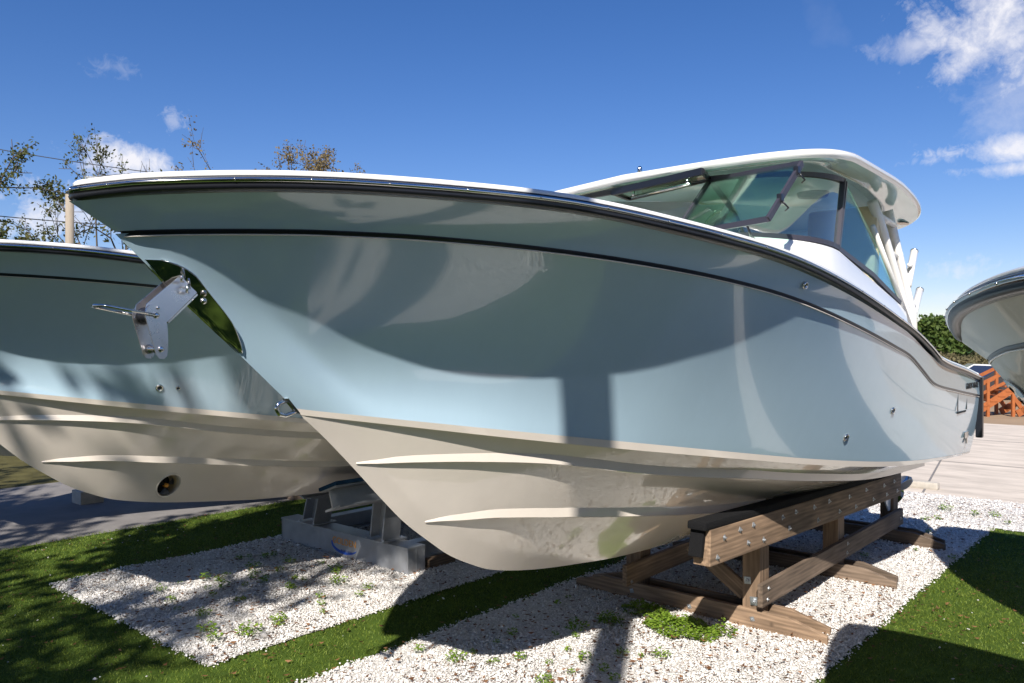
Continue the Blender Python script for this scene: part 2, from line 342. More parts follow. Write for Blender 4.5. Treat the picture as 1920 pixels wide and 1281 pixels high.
def stones(name, x, y, z, size, m):
    n = len(x); base = np.array([(1, 0, 0), (-1, 0, 0), (0, 1, 0), (0, -1, 0), (0, 0, 1), (0, 0, -1)], float)
    V = np.repeat(base[None], n, 0)*rng.uniform(.6, 1.25, (n, 6, 1)); V += rng.uniform(-.22, .22, V.shape)
    V *= (size[:, None]*np.stack([np.ones(n), rng.uniform(.55, .9, n), rng.uniform(.4, .7, n)], 1))[:, None, :]
    a = rng.uniform(0, 6.28, n); b = rng.uniform(-.5, .5, n); ca, sa, cb, sb = np.cos(a), np.sin(a), np.cos(b), np.sin(b)
    X = V[..., 0]*cb[:, None]-V[..., 2]*sb[:, None]; Z = V[..., 0]*sb[:, None]+V[..., 2]*cb[:, None]; Y = V[..., 1]
    V = np.stack([X*ca[:, None]-Y*sa[:, None]+x[:, None], X*sa[:, None]+Y*ca[:, None]+y[:, None], Z+z[:, None]], -1)
    F_ = (np.arange(n)[:, None, None]*6+OCT_F[None]).reshape(-1, 3)
    return big_mesh(name, V.reshape(-1, 3), F_, m, 3)
def scatter_gravel():
    for key, dens, label in (('L', 4800, 'white marble chips filling the gravel bed under the left boat'), ('M', 4800, 'white marble chips filling the gravel bed under the middle boat'), ('F', 1300, 'white marble chips along the edge of the pale paving')):
        a, b, c, d = BEDS[key]; n = int((b-a)*(d-c)*dens); x = rng.uniform(a-.03, b+.03, n)+rng.normal(0, .02, n); y = rng.uniform(c-.03, d+.03, n)+rng.normal(0, .02, n)
        dep = x*FX+y*FY; keep = in_view(x, y) & (rng.uniform(0, 1, n) < np.clip(8.5/dep, .25, 1))
        x, y, dep = x[keep], y[keep], dep[keep]
        sz = rng.lognormal(math.log(.0098), .38, len(x))*np.clip(dep/8.5, 1, 1.7)
        # uneven top of the bed
        z = .014+.012*np.sin(x*3.1+y*1.7)*np.sin(y*2.3-x)+rng.uniform(0, .012, len(x))
        tag(stones('marble_chips', x, y, z, sz, M_stone), label, 'gravel', None, 'stuff')
    n = 420; x = rng.uniform(-10.6, 1.5, n); y = rng.uniform(1, 12, n); k = ~in_bed(x, y) & in_view(x, y); x, y = x[k], y[k]
    tag(stones('stray_chips', x, y, np.full(len(x), .03), rng.uniform(.008, .016, len(x)), M_stone), 'white chips strewn over the green turf', 'gravel', None, 'stuff')
scatter_gravel()
def scatter_turf():
    n = 520000; x = rng.uniform(-10.66, 4, n); y = rng.uniform(.5, 13, n); dep = x*FX+y*FY
    k = in_view(x, y) & ~in_bed(x, y, -.012) & (rng.uniform(0, 1, n) < np.clip(8/np.maximum(dep, .1), 0, 1)**1.2)
    x, y, dep = x[k], y[k], dep[k]; n = len(x); a = rng.uniform(0, 6.28, n); h = rng.uniform(.010, .024, n); w = rng.uniform(.0026, .0046, n)*np.clip(dep/7, 1, 2)
    lean = rng.normal(0, .011, (n, 2)); z0 = np.full(n, .004)
    V = np.stack([np.stack([x-np.cos(a)*w, y-np.sin(a)*w, z0], 1), np.stack([x+np.cos(a)*w, y+np.sin(a)*w, z0], 1), np.stack([x+lean[:, 0], y+lean[:, 1], z0+h], 1)], 1)
    tag(big_mesh('turf_blades', V.reshape(-1, 3), np.arange(n*3).reshape(-1, 3), M_grass, 3), 'short green artificial turf around the gravel beds', 'turf', None, 'stuff')
scatter_turf()
def scatter_litter():
    n = 16000; x = rng.uniform(-10.6, 0, n); y = rng.uniform(2, 13.8, n); ib = in_bed(x, y); k = in_view(x, y) & (ib | (rng.uniform(0, 1, n) < .16)); x, y, ib = x[k], y[k], ib[k]
    # drifts
    for cx, cy, sd, c in ((-7.2, 5.3, .5, 180), (-2.7, 6.2, .35, 130), (-3.05, 4.6, .3, 150), (-2.12, 7.6, .5, 160), (-5.7, 3.4, .35, 80)):
        x = np.append(x, rng.normal(cx, sd, c)); y = np.append(y, rng.normal(cy, sd, c))
    n = len(x); a = rng.uniform(0, 6.28, n); l = rng.uniform(.009, .030, n); w = l*rng.uniform(.25, .45, n); z = np.where(in_bed(x, y), .040, .026)+rng.uniform(0, .014, n); t = rng.normal(0, .35, n)
    ca, sa = np.cos(a), np.sin(a)
    def P(u, v, dz): return np.stack([x+u*ca-v*sa, y+u*sa+v*ca, z+dz+v*t], 1)
    V = np.stack([P(-l, 0, .006), P(0, -w, 0), P(l, 0, .008), P(0, w, .0)], 1)
    tag(big_mesh('leaf_litter', V.reshape(-1, 3), np.arange(n*4).reshape(-1, 4), M_litter, 4), 'small dry brown leaves scattered over gravel and turf', 'leaves', None, 'stuff')
scatter_litter()
def weed_mesh(nleaf, r, h, seed):
    rg = np.random.default_rng(seed); V = []; Fc = []
    for i in range(nleaf):
        a = rg.uniform(0, 6.28); rr = r*math.sqrt(rg.uniform(0, 1)); hh = h*rg.uniform(.25, 1)*(1-.5*rr/r); c = Vector((rr*math.cos(a), rr*math.sin(a), hh))
        s = rg.uniform(.010, .021); b = rg.uniform(0, 6.28); u = Vector((math.cos(b), math.sin(b), rg.uniform(-.5, .6))).normalized(); v = Vector((-math.sin(b), math.cos(b), rg.uniform(-.4, .4))).normalized()
        k = len(V); V += [c-u*s, c-v*s*.6, c+u*s, c+v*s*.6]; Fc.append((k, k+1, k+2, k+3))
        if i % 3 == 0:
            k = len(V); q = Vector((rr*.5*math.cos(a), rr*.5*math.sin(a), 0)); V += [q-v*.002, q+v*.002, c]; Fc.append((k, k+1, k+2))
    return V, Fc
weed_protos = [mesh_obj('weed_sprout', *weed_mesh(26, .045, .07, 1), M_weed), mesh_obj('weed_sprout', *weed_mesh(60, .09, .10, 2), M_weed), mesh_obj('weed_sprout', *weed_mesh(14, .03, .05, 3), M_weed)]
weed_used = [False]*3
def weed(x, y, s, label, group):
    k = random.choice((0, 0, 1, 2)); p = weed_protos[k]
    if weed_used[k]: p = p.copy(); COL.objects.link(p)
    weed_used[k] = True
    p.location = (x, y, .028); p.rotation_euler = (0, 0, random.uniform(0, 6.28)); p.scale = (s,)*3; tag(p, label, 'weed', group)
for i in range(46):
    weed(random.uniform(-8.1, -5.9), random.uniform(3.25, 5.2), random.uniform(.7, 1.35), 'small green weed sprouting in the gravel bed at the left', 'weeds in the left gravel bed')
for i in range(34):
    weed(random.uniform(-4.6, -3.1), random.uniform(4.2, 6.1), random.uniform(.6, 1.15), 'small green weed sprouting in gravel below the middle bow', 'weeds in the middle gravel bed')
for i in range(14):
    weed(random.uniform(-2.9, -1.6), random.uniform(9.2, 13.0), random.uniform(.9, 1.5), 'low green weed in the shaded gravel towards the paving', 'weeds in the far gravel')
def clump(x, y, rx, ry, n, label):
    rg = np.random.default_rng(int(abs(x*100))); V = []; Fc = []
    for i in range(n):
        a = rg.uniform(0, 6.28); q = math.sqrt(rg.uniform(0, 1)); c = Vector((x+rx*q*math.cos(a), y+ry*q*math.sin(a), .03+rg.uniform(.1, 1)*.11*(1.05-q*.8)+.02*math.sin(x*40+a*5)))
        s = rg.uniform(.008, .017); b = rg.uniform(0, 6.28); u = Vector((math.cos(b), math.sin(b), rg.uniform(-.5, .6))).normalized(); v = Vector((-math.sin(b), math.cos(b), rg.uniform(-.4, .4))).normalized()
        k = len(V); V += [c-u*s, c-v*s*.7, c+u*s, c+v*s*.7]; Fc.append((k, k+1, k+2, k+3))
    tag(mesh_obj('weed_clump', V, Fc, M_weed), label, 'weed')
clump(-3.28, 5.96, .34, .22, 2700, 'spreading bright green weed patch at the foot of the wooden stand')
clump(-3.72, 6.13, .24, .15, 900, 'darker shaded weed patch beside the front skid of the wooden stand')
clump(-3.82, 5.72, .12, .10, 260, 'round tuft of clover left of the bright weed patch')
clump(-2.98, 6.12, .12, .10, 240, 'small weed tuft against the front skid, right of the bright patch')

# ------------------------------------------------------------------ hull form (local: x athwart, y from the bow aft, z above keel)
Y0, Z0 = 1.26, .66
def curve(tab): 
    a = np.array(tab); return pchip(a[:, 0], a[:, 1]), pchip(a[:, 0], a[:, 2]), a[0, 0]
SHEER = curve([(1.27, 0, 2.985), (1.317, 0.0428, 2.9917), (1.358, 0.0805, 3.0029), (1.455, 0.1651, 3.0216), (1.575, 0.2632, 3.0375), (1.697, 0.3619, 3.0492), (1.833, 0.4641, 3.0585), (2.01, 0.5904, 3.0659), (2.198, 0.7145, 3.0694), (2.399, 0.8355, 3.0695), (2.56, 0.9258, 3.0674), (2.803, 1.0501, 3.0624), (3.061, 1.1663, 3.0547), (3.352, 1.279, 3.0393), (3.688, 1.3886, 3.0136), (3.981, 1.4676, 2.9877), (4.484, 1.5689, 2.939), (4.855, 1.6212, 2.8946), (5.322, 1.6645, 2.824), (5.917, 1.6917, 2.7174), (6.539, 1.6998, 2.5886), (7.111, 1.7003, 2.4569), (7.547, 1.6977, 2.3356), (7.978, 1.693, 2.2505), (8.889, 1.6812, 2.1514), (9.756, 1.6745, 2.0571)])
RAILTOP = curve([(1.235, 0, 3.045), (1.273, 0.0501, 3.047), (1.326, 0.097, 3.0598), (1.441, 0.1968, 3.0779), (1.64, 0.3599, 3.0976), (1.815, 0.4936, 3.1099), (1.991, 0.6182, 3.1175), (2.177, 0.7406, 3.1204), (2.376, 0.8611, 3.1196), (2.568, 0.9685, 3.1172), (2.776, 1.0736, 3.1141), (3.032, 1.188, 3.1055), (3.319, 1.3006, 3.0848), (3.652, 1.409, 3.0534), (4.049, 1.5125, 3.016), (4.438, 1.5881, 2.9787), (4.805, 1.6401, 2.9348), (5.266, 1.6834, 2.8651), (5.851, 1.7114, 2.7644), (6.466, 1.7197, 2.6516), (7.032, 1.7201, 2.5429), (7.552, 1.7175, 2.4138), (7.987, 1.7128, 2.294), (9.114, 1.6982, 2.1626), (9.648, 1.6946, 2.0939), (9.756, 1.6942, 2.08)])
GROOVE = curve([(1.452, 0, 2.872), (1.51, 0.0416, 2.8781), (1.638, 0.1352, 2.8873), (1.918, 0.3254, 2.9014), (2.16, 0.4773, 2.9085), (2.421, 0.6291, 2.9085), (2.707, 0.7801, 2.9017), (2.969, 0.9072, 2.8912), (3.318, 1.058, 2.8711), (3.723, 1.2068, 2.8408), (4.209, 1.3532, 2.7958), (4.715, 1.4709, 2.7375), (5.004, 1.5235, 2.6956), (5.339, 1.572, 2.6381), (5.737, 1.6146, 2.5651), (6.229, 1.6469, 2.4744), (6.676, 1.6626, 2.3916), (7.078, 1.6684, 2.3168), (7.433, 1.6706, 2.1995), (7.854, 1.6733, 2.0567), (8.63, 1.6782, 1.9666), (9.717, 1.6819, 1.8633), (9.756, 1.6816, 1.8596)])
CHINE = curve([(2.335, 0, 2.082), (2.359, 0.0088, 2.0774), (2.66, 0.1353, 2.0306), (3.081, 0.3047, 1.967), (3.488, 0.4589, 1.9067), (3.927, 0.6154, 1.8427), (4.427, 0.7788, 1.7703), (5.008, 0.9514, 1.6865), (5.582, 1.103, 1.6043), (6.062, 1.2144, 1.5391), (6.625, 1.3275, 1.4711), (7.311, 1.4392, 1.3999), (7.88, 1.5091, 1.3542), (8.394, 1.5545, 1.3249), (9.179, 1.5888, 1.2853), (9.723, 1.59, 1.2553), (9.756, 1.59, 1.2535)])
CHLOW = curve([(2.365, 0, 2.046), (2.667, 0.1266, 1.9975), (3.089, 0.2957, 1.9284), (3.498, 0.4507, 1.8624), (3.938, 0.6071, 1.7944), (4.439, 0.7714, 1.7209), (5.022, 0.9441, 1.638), (5.599, 1.096, 1.5573), (6.08, 1.208, 1.4917), (6.644, 1.3213, 1.4227), (7.333, 1.4332, 1.3546), (7.902, 1.5036, 1.3164), (8.626, 1.5629, 1.2846), (9.756, 1.585, 1.235)])
KEEL = curve([(2.365, 0, 2.046), (2.49, 0, 1.94), (2.68, 0, 1.76), (2.91, 0, 1.53), (3.07, 0, 1.38), (3.27, 0, 1.23), (3.43, 0, 1.12), (3.61, 0, 1.03), (3.78, 0, .96), (4.02, 0, .90), (4.3, 0, .85), (4.77, 0, .79), (5.36, 0, .73), (6.15, 0, .69), (6.6, 0, .68), (9.756, 0, .66)])
YE = 9.756; NS = 110; SS = np.linspace(0, 1, NS)**1.45
def row(cv):
    fw, fz, ys = cv; y = ys+(YE-ys)*SS; return np.stack([np.maximum(fw(y), 0), y-Y0, fz(y)-Z0], 1)
r_sheer, r_groove, r_chine, r_low, r_keel = map(row, (SHEER, GROOVE, CHINE, CHLOW, KEEL))
r_in = r_low.copy(); r_in[:, 0] -= np.minimum(.085, r_in[:, 0]*.12); r_in[:, 2] += .006
def bell(y, c, w): return np.exp(-((y-c)/w)**2)
HOL = pchip([0, .2, .7, 1.06, 1.37, 1.84, 2.29, 2.7, 3.25, 3.76, 4.3, 5.8, 8.6], [0, .03, .083, .105, .143, .175, .148, .115, .06, .04, .022, -.012, -.016])
def hollow_low(y): return HOL(y)          # y measured from the bow
def side_rows():
    rows = []
    for q in np.linspace(0, 1, 15):
        p = r_chine*(1-q)+r_groove*q; sh = q*(1-q)*4
        p = p.copy(); p[:, 0] = np.maximum(p[:, 0]-hollow_low(p[:, 1])*sh*np.clip(p[:, 0]/.2, 0, 1), 0); rows.append(p)
    return rows
def bul_rows():
    rows = []
    g = r_groove.copy(); g[:, 2] += .010; g[:, 0] += np.minimum(.008, g[:, 0])
    for q in np.linspace(0, 1, 7):
        p = g*(1-q)+r_sheer*q; p[:, 0] = np.maximum(p[:, 0]-.022*4*q*(1-q)*np.clip(p[:, 0]/.3, 0, 1)*bell(p[:, 1], 1.8, 2.6), 0); rows.append(p)
    return rows
def both(rows):
    """loft starboard rows and their mirror image"""
    V, Fc = loft([[tuple(p) for p in r] for r in rows]); n = len(V)
    V2 = [(-x, y, z) for x, y, z in V]; Fs = [tuple(reversed(f)) for f in Fc]
    return V+V2, Fs+[tuple(i+n for i in f) for f in Fc]
def bottom_rows(n):
    rows = []
    for q in np.linspace(0, 1, n):
        p = r_keel*(1-q)+r_in*q; p = p.copy(); p[:, 2] += .02*4*q*(1-q)*bell(p[:, 1], 2.0, 1.2)*0; rows.append(p)
    return rows
def path_of(cv, extra=0, dz=0, y1=YE, n=90, both_sides=True):
    fw, fz, ys = cv; y = ys+(y1-ys)*np.linspace(0, 1, n)**1.45; S = [(max(float(fw(v)), 0)+extra*min(1, max(float(fw(v)), 0)/.03), v-Y0, float(fz(v))-Z0+dz) for v in y]
    if not both_sides: return S
    P = [(-a, b, c) for a, b, c in reversed(S[1:])]+S
    P = np.array(P)
    for it in range(9):   # round the very tip of the bow
        Q = P.copy(); i0 = n-1; sl = slice(i0-6, i0+7); Q[sl] = .5*P[sl]+.25*(P[i0-7:i0+6]+P[i0-5:i0+8]); P = Q
    return P
def tip_back(P, d=.035):
    P = np.array(P); P[:, 1] += d*np.exp(-np.abs(P[:, 0])/.12); return P
def sweep(path, prof, close=True, caps=True):
    """profile points (outward, up) swept along a plan path that runs port stern > bow > starboard stern"""
    path = np.asarray(path, float); n = len(path); rows = []
    for i in range(n):
        t = path[min(i+1, n-1)]-path[max(i-1, 0)]; o = np.array([t[1], -t[0]]); o /= max(np.linalg.norm(o), 1e-9)
        rows.append([(path[i][0]+o[0]*u, path[i][1]+o[1]*u, path[i][2]+v) for u, v in prof])
    V, Fc = loft(rows, close); m = len(prof)
    if caps and close: Fc = Fc+[tuple(range(m)), tuple((n-1)*m+k for k in reversed(range(m)))]
    return V, Fc

def strake_geo(tab, h, wd):
    """spray strake: (y, w) of its root on the bottom panel; outer face upright, flat underside"""
    a = np.array(tab); fw = pchip(a[:, 0], a[:, 1]); fh = pchip(a[:, 0], a[:, 2]); ys = np.linspace(a[0, 0], a[-1, 0], 70); rows = []
    for y in ys:
        w = float(fw(y)); hh = float(fh(y)); kz, cw, cz = float(KEEL[1](y)), max(float(CHLOW[0](y))-min(.085, .12*float(CHLOW[0](y))), .01), float(CHLOW[1](y))+.006; sl = (cz-kz)/cw
        z = kz+sl*w; dw = min(hh/max(sl, .12), w*.9)
        rows.append([(w+.002, y-Y0, z-Z0+.004), (w+.006, y-Y0, z-Z0-hh*.92), (w-.004, y-Y0, z-Z0-hh), (w-dw, y-Y0, z-Z0-hh-.001), (w-dw*.6, y-Y0, z-Z0-hh*.5+.02)])
    V, Fc = loft(rows, True); Fc += [tuple(range(5)), tuple(69*5+k for k in reversed(range(5)))]
    n = len(V); return V, [tuple(reversed(f)) for f in Fc], [(-x, y, z) for x, y, z in V], Fc
STRAKE_UP = [(2.71, .016, .004), (2.942, .130, .035), (3.241, .249, .045), (3.586, .374, .055), (3.908, .475, .058), (4.271, .568, .060), (4.626, .658, .062), (5.13, .787, .064), (5.894, .968, .066), (7.2, 1.14, .06), (9.5, 1.20, .05)]
STRAKE_LO = [(3.195, .040, .004), (3.376, .114, .034), (3.754, .229, .055), (4.17, .311, .062), (4.591, .384, .064), (5.125, .468, .066), (5.811, .552, .064), (6.569, .660, .05)]

def fit_disc(name, p, n, r, parent, mats=(None, None)):
    """a through-hull fitting: steel flange ring with a dark bore"""
    n = Vector(n).normalized(); q = n.to_track_quat('Z', 'Y'); V = []; Fc = []; S = 20
    prof = [(r, 0), (r, .006), (r*.86, .012), (r*.55, .010), (r*.45, .002)]
    for k in range(S):
        a = 2*math.pi*k/S
        for rr, z in prof: V.append(Vector(p)+q @ Vector((rr*math.cos(a), rr*math.sin(a), z)))
    m = len(prof)
    for k in range(S):
        for j in range(m-1): Fc.append((k*m+j, ((k+1) % S)*m+j, ((k+1) % S)*m+j+1, k*m+j+1))
    o = mesh_obj(name, V, Fc, M_steel, parent, True)
    W = [Vector(p)+q @ Vector((r*.5*math.cos(2*math.pi*k/S), r*.5*math.sin(2*math.pi*k/S), .0035)) for k in range(S)]
    mesh_obj('bore', W, [tuple(range(S))], M_dark, o)
    return o

def hull_parts(root, side_m, bottom_m, fine_bottom=None, hole=None):
    P = {}
    P['side'] = mesh_obj('hull_side', *both(side_rows()), side_m, root, True)
    P['bul'] = mesh_obj('bulwark', *both(bul_rows()), side_m, root, True)
    rows = bottom_rows(fine_bottom or 7)
    V, Fc = both(rows)
    if hole:
        c, rad = hole; keep = []
        for f in Fc:
            g = sum((Vector(V[i]) for i in f), Vector())/len(f); d = g-c
            if (d.y/rad[0])**2+(d.z/rad[1])**2 < 1 and g.x > 0: continue
            keep.append(f)
        Fc = keep
    P['bottom'] = mesh_obj('bottom', V, Fc, bottom_m, root, True)
    P['flat'] = mesh_obj('chine_flat', *both([r_in, r_low]), bottom_m, root, False)
    P['band'] = mesh_obj('chine_band', *both([r_low, r_chine+np.array([.002, 0, 0])*np.minimum(1, r_chine[:, :1]/.02)]), bottom_m, root, True)
    gp = path_of(GROOVE)
    P['groove'] = mesh_obj('groove_shade', *sweep(gp, [(-.006, -.010), (.004, -.009), (.005, .006), (.009, .011), (-.006, .012)]), M_black, root, True)  # black strip stands in for the shade inside the recessed hull groove
    P['groove2'] = mesh_obj('groove_trim', *sweep(gp, [(-.004, -.017), (.0045, -.016), (.0045, -.011), (-.004, -.0105)]), bottom_m, root, True)
    for tab in (STRAKE_UP, STRAKE_LO):
        V1, F1, V2, F2 = strake_geo(tab, .05, .09)
        mesh_obj('strake', V1, F1, bottom_m, root); mesh_obj('strake', V2, F2, bottom_m, root)
    # transom
    T = [tuple(r[-1]) for r in (r_keel, r_in, r_low, r_chine)]+[tuple(r[-1]) for r in side_rows()[1:]]+[tuple(r_sheer[-1])]
    TT = T+[(-x, y, z) for x, y, z in reversed(T[1:])]
    mesh_obj('transom', TT, [tuple(range(len(TT)))], side_m, root)
    # rub rail and its stainless cap
    rp = tip_back(path_of(RAILTOP, -.02, -.030))
    P['rail'] = mesh_obj('rub_rail', *sweep(rp, [(-.03, -.033), (.008, -.031), (.022, -.024), (.027, -.012), (.023, -.002), (.026, .001), (.026, .018), (.022, .022), (.022, .026), (.016, .030), (-.03, .030)]), M_black, root, True)
    ins = sweep(rp, [(.02, -.002), (.029, -.001), (.036, .004), (.038, .0095), (.036, .015), (.029, .020), (.02, .021)])
    st = mesh_obj('steel_cap', *ins, M_steel, P['rail'], True)
    for i in range(6, 2*90-8, 4):
        p = np.array(rp[i]); t = np.array(rp[i+1])-np.array(rp[i-1]); o = np.array([t[1], -t[0], 0]); o /= np.linalg.norm(o)
        if p[0] < -.3 or p[1] > 6.2: continue
        q = Vector(p+o*.038+np.array([0, 0, .0095])); bm = bmesh.new(); bmesh.ops.create_uvsphere(bm, u_segments=8, v_segments=5, radius=.0055); 
        s = bm_obj('rail_screw', bm, M_steel_d, root, True); s.location = q
    # white deck edge and deck
    P['edge'] = mesh_obj('deck_edge', *sweep(tip_back(path_of(RAILTOP, -.03, 0)), [(.012, -.004), (.012, .014), (.004, .024), (-.02, .031), (-.09, .036), (-.09, -.004)]), M_white, root, True)
    dk = []
    fw, fz, ys = RAILTOP; yy = np.linspace(1.33, YE, 60)
    for v in yy:
        w = max(float(fw(v))-.10, .005); z = float(fz(v))-Z0+.033; dk.append([(w*k, v-Y0, z+.05*(1-k*k)*min(1, w)) for k in np.linspace(-1, 1, 9)])
    V, Fc = loft(dk); mesh_obj('deck', V, Fc, M_white, root, True)
    # stainless scuff plate on the stem
    zs = np.array([2.365, 2.42, 2.519, 2.614, 2.705, 2.749, 2.77]); off = np.array([.012, .05, .10, .121, .136, .112, .06]); st_y = lambda z: np.interp(z, [2.05, 2.21, 2.36, 2.47, 2.67, 2.78, 2.85, 3.0], [2.36, 2.17, 2.03, 1.9, 1.67, 1.565, 1.475, 1.26])
    fo = pchip(zs, off); rowsP = []
    sr = side_rows(); grid = np.array(sr)  # rows x stations x 3
    def w_at(y, z):
        # starboard half breadth on the side grid
        ws = []; zz = []
        for r in grid:
            zz.append(np.interp(y-Y0, r[:, 1], r[:, 2])); ws.append(np.interp(y-Y0, r[:, 1], r[:, 0], left=0))
        return float(np.interp(z-Z0, zz, ws))
    for z in np.linspace(2.365, 2.772, 26):
        ye = float(st_y(z)); o = float(fo(z)); r = []
        for k in np.linspace(0, 1, 7):
            y = ye+o*k+.004; r.append((max(w_at(y, z), .55*o*k)+.007, y-Y0-.006, z-Z0))
        rowsP.append(r)
    V, Fc = loft(rowsP); n = len(V)
    pl = mesh_obj('stem_plate', V+[(-x, y, z) for x, y, z in V], Fc+[tuple(reversed([i+n for i in f])) for f in Fc], M_steel, root, True)
    nose = [[(s*.009, y, z) for s in (1, -1)] for (x, y, z) in [r[0] for r in rowsP]]
    V, Fc = loft(nose); mesh_obj('nose_strip', V, Fc, M_steel, pl)
    edge = [rowsP[i][-1] for i in range(26)]; tube('plate_lip', [(x+.002, y, z) for x, y, z in edge], .004, M_steel, pl, 6)
    # bow eye
    be = tube('bow_eye', [(0, 1.026+.0, 1.462), (0, .985, 1.452), (0, .968, 1.425), (0, .985, 1.398), (0, 1.02, 1.388), (0, 1.06, 1.398), (0, 1.09, 1.41)], .011, M_steel, root)
    mesh_obj('backing_plate', [(.012, 1.012, 1.475), (-.012, 1.012, 1.475), (-.012, 1.085, 1.395), (.012, 1.085, 1.395), (.014, 1.03, 1.475), (-.014, 1.03, 1.475), (-.014, 1.10, 1.395), (.014, 1.10, 1.395)], [(0, 1, 2, 3), (4, 7, 6, 5), (0, 3, 7, 4), (1, 5, 6, 2), (0, 4, 5, 1), (2, 6, 7, 3)], M_steel_d, be)
    return P, w_at

def anchor_roller(root):
    """folded stainless anchor roller bolted through the stem (y, z local)"""
    L_ = lambda y, z: (y-Y0, z-Z0)
    ch = [L_(1.675, 2.676), L_(1.751, 2.607), L_(1.653, 2.51), L_(1.562, 2.574)]
    a = mesh_obj('anchor_roller', [(x, y, z) for x in (-.055, .055) for (y, z) in ch], [], M_steel, root)
    def plate(name, pts, x, th=.006, parent=a, m=M_satin):
        n = len(pts); V = [(x-th/2, y, z) for y, z in pts]+[(x+th/2, y, z) for y, z in pts]
        Fc = [tuple(range(n)), tuple(range(2*n-1, n-1, -1))]+[((i+1) % n, i, n+i, n+(i+1) % n) for i in range(n)]
        return mesh_obj(name, V, Fc, m, parent)
    ext = [L_(1.72, 2.72), L_(1.80, 2.65), L_(1.653, 2.505), L_(1.60, 2.49), L_(1.555, 2.52), L_(1.562, 2.578)]
    for x in (-.05, .05): plate('channel_plate', ext, x)
    # back plate of the channel
    y0, z0 = L_(1.80, 2.645); y1, z1 = L_(1.655, 2.503)
    mesh_obj('channel_base', [(-.05, y0, z0), (.05, y0, z0), (.05, y1, z1), (-.05, y1, z1), (-.05, y0+.006, z0-.006), (.05, y0+.006, z0-.006), (.05, y1+.006, z1-.006), (-.05, y1+.006, z1-.006)], [(0, 1, 2, 3), (7, 6, 5, 4), (0, 4, 5, 1), (2, 6, 7, 3), (1, 5, 6, 2), (0, 3, 7, 4)], M_steel_d, a)
    cx, cz = L_(1.597, 2.533); r = .047
    arc = [(cx+r*math.cos(t), cz+r*math.sin(t)) for t in np.linspace(R(-20), R(200), 14)]
    jaw = arc+[L_(1.588, 2.395), L_(1.598, 2.360), L_(1.612, 2.343), L_(1.632, 2.341), L_(1.645, 2.354), L_(1.650, 2.395), L_(1.648, 2.47)]
    for x in (-.062, .062): plate('jaw_plate', jaw, x)
    for (y, z), rr, nm in ((L_(1.597, 2.530), .038, 'roller'), (L_(1.618, 2.384), .022, 'roller')):
        tube(nm, [(-.045, y, z), (-.02, y, z), (0, y, z), (.02, y, z), (.045, y, z)], [rr, rr*.8, rr*.7, rr*.8, rr], M_black if nm == 'roller' and rr > .03 else M_steel_d, a, 16)
    for (y, z), rr in ((L_(1.597, 2.530), .013), (L_(1.618, 2.384), .013), (L_(1.604, 2.562), .007)):
        tube('bolt', [(.062, y, z), (.071, y, z), (.074, y, z)], [rr, rr, rr*.6], M_steel, a, 12); tube('bolt', [(-.062, y, z), (-.071, y, z), (-.074, y, z)], [rr, rr, rr*.6], M_steel, a, 12)
    y, z = L_(1.587, 2.531); y2, z2 = L_(1.375, 2.565)
    tube('keeper_bail', [(.075, y, z), (.075, y*.5+y2*.5, z*.5+z2*.5), (.068, y2+.03, z2-.004), (.045, y2+.004, z2), (0, y2-.006, z2+.001), (-.045, y2+.004, z2), (-.068, y2+.03, z2-.004), (-.075, y*.5+y2*.5, z*.5+z2*.5), (-.075, y, z)], .0065, M_steel, a)
    # eye bolts and drain on the scuff plate
    for (yy, zz) in ((1.725, 2.70), (1.75, 2.655)):
        y, z = L_(yy, zz); tube('shackle', [(.06, y, z), (.085, y-.02, z+.012), (.10, y-.03, z), (.09, y-.03, z-.018), (.07, y-.01, z-.02)], .0055, M_steel, a, 8)
    y, z = L_(1.80, 2.60)
    bm = bmesh.new(); bmesh.ops.create_uvsphere(bm, u_segments=12, v_segments=8, radius=.016); o = bm_obj('bolt', bm, M_steel_d, a, True); o.location = (.088, y, z)
    return a

# ------------------------------------------------------------------ main boat
XC = -3.47
boat = thing('boat', 'pale blue boat with cream bottom, hardtop and steel anchor roller, on the wooden stand', 'boat', (XC, Y0, Z0), 0, 'boats in the display row')
Pm, w_at = hull_parts(boat, M_blue, M_cream)
hull_only = list(boat.children)
base_children = [o for o in boat.children]
anchor_roller(boat)

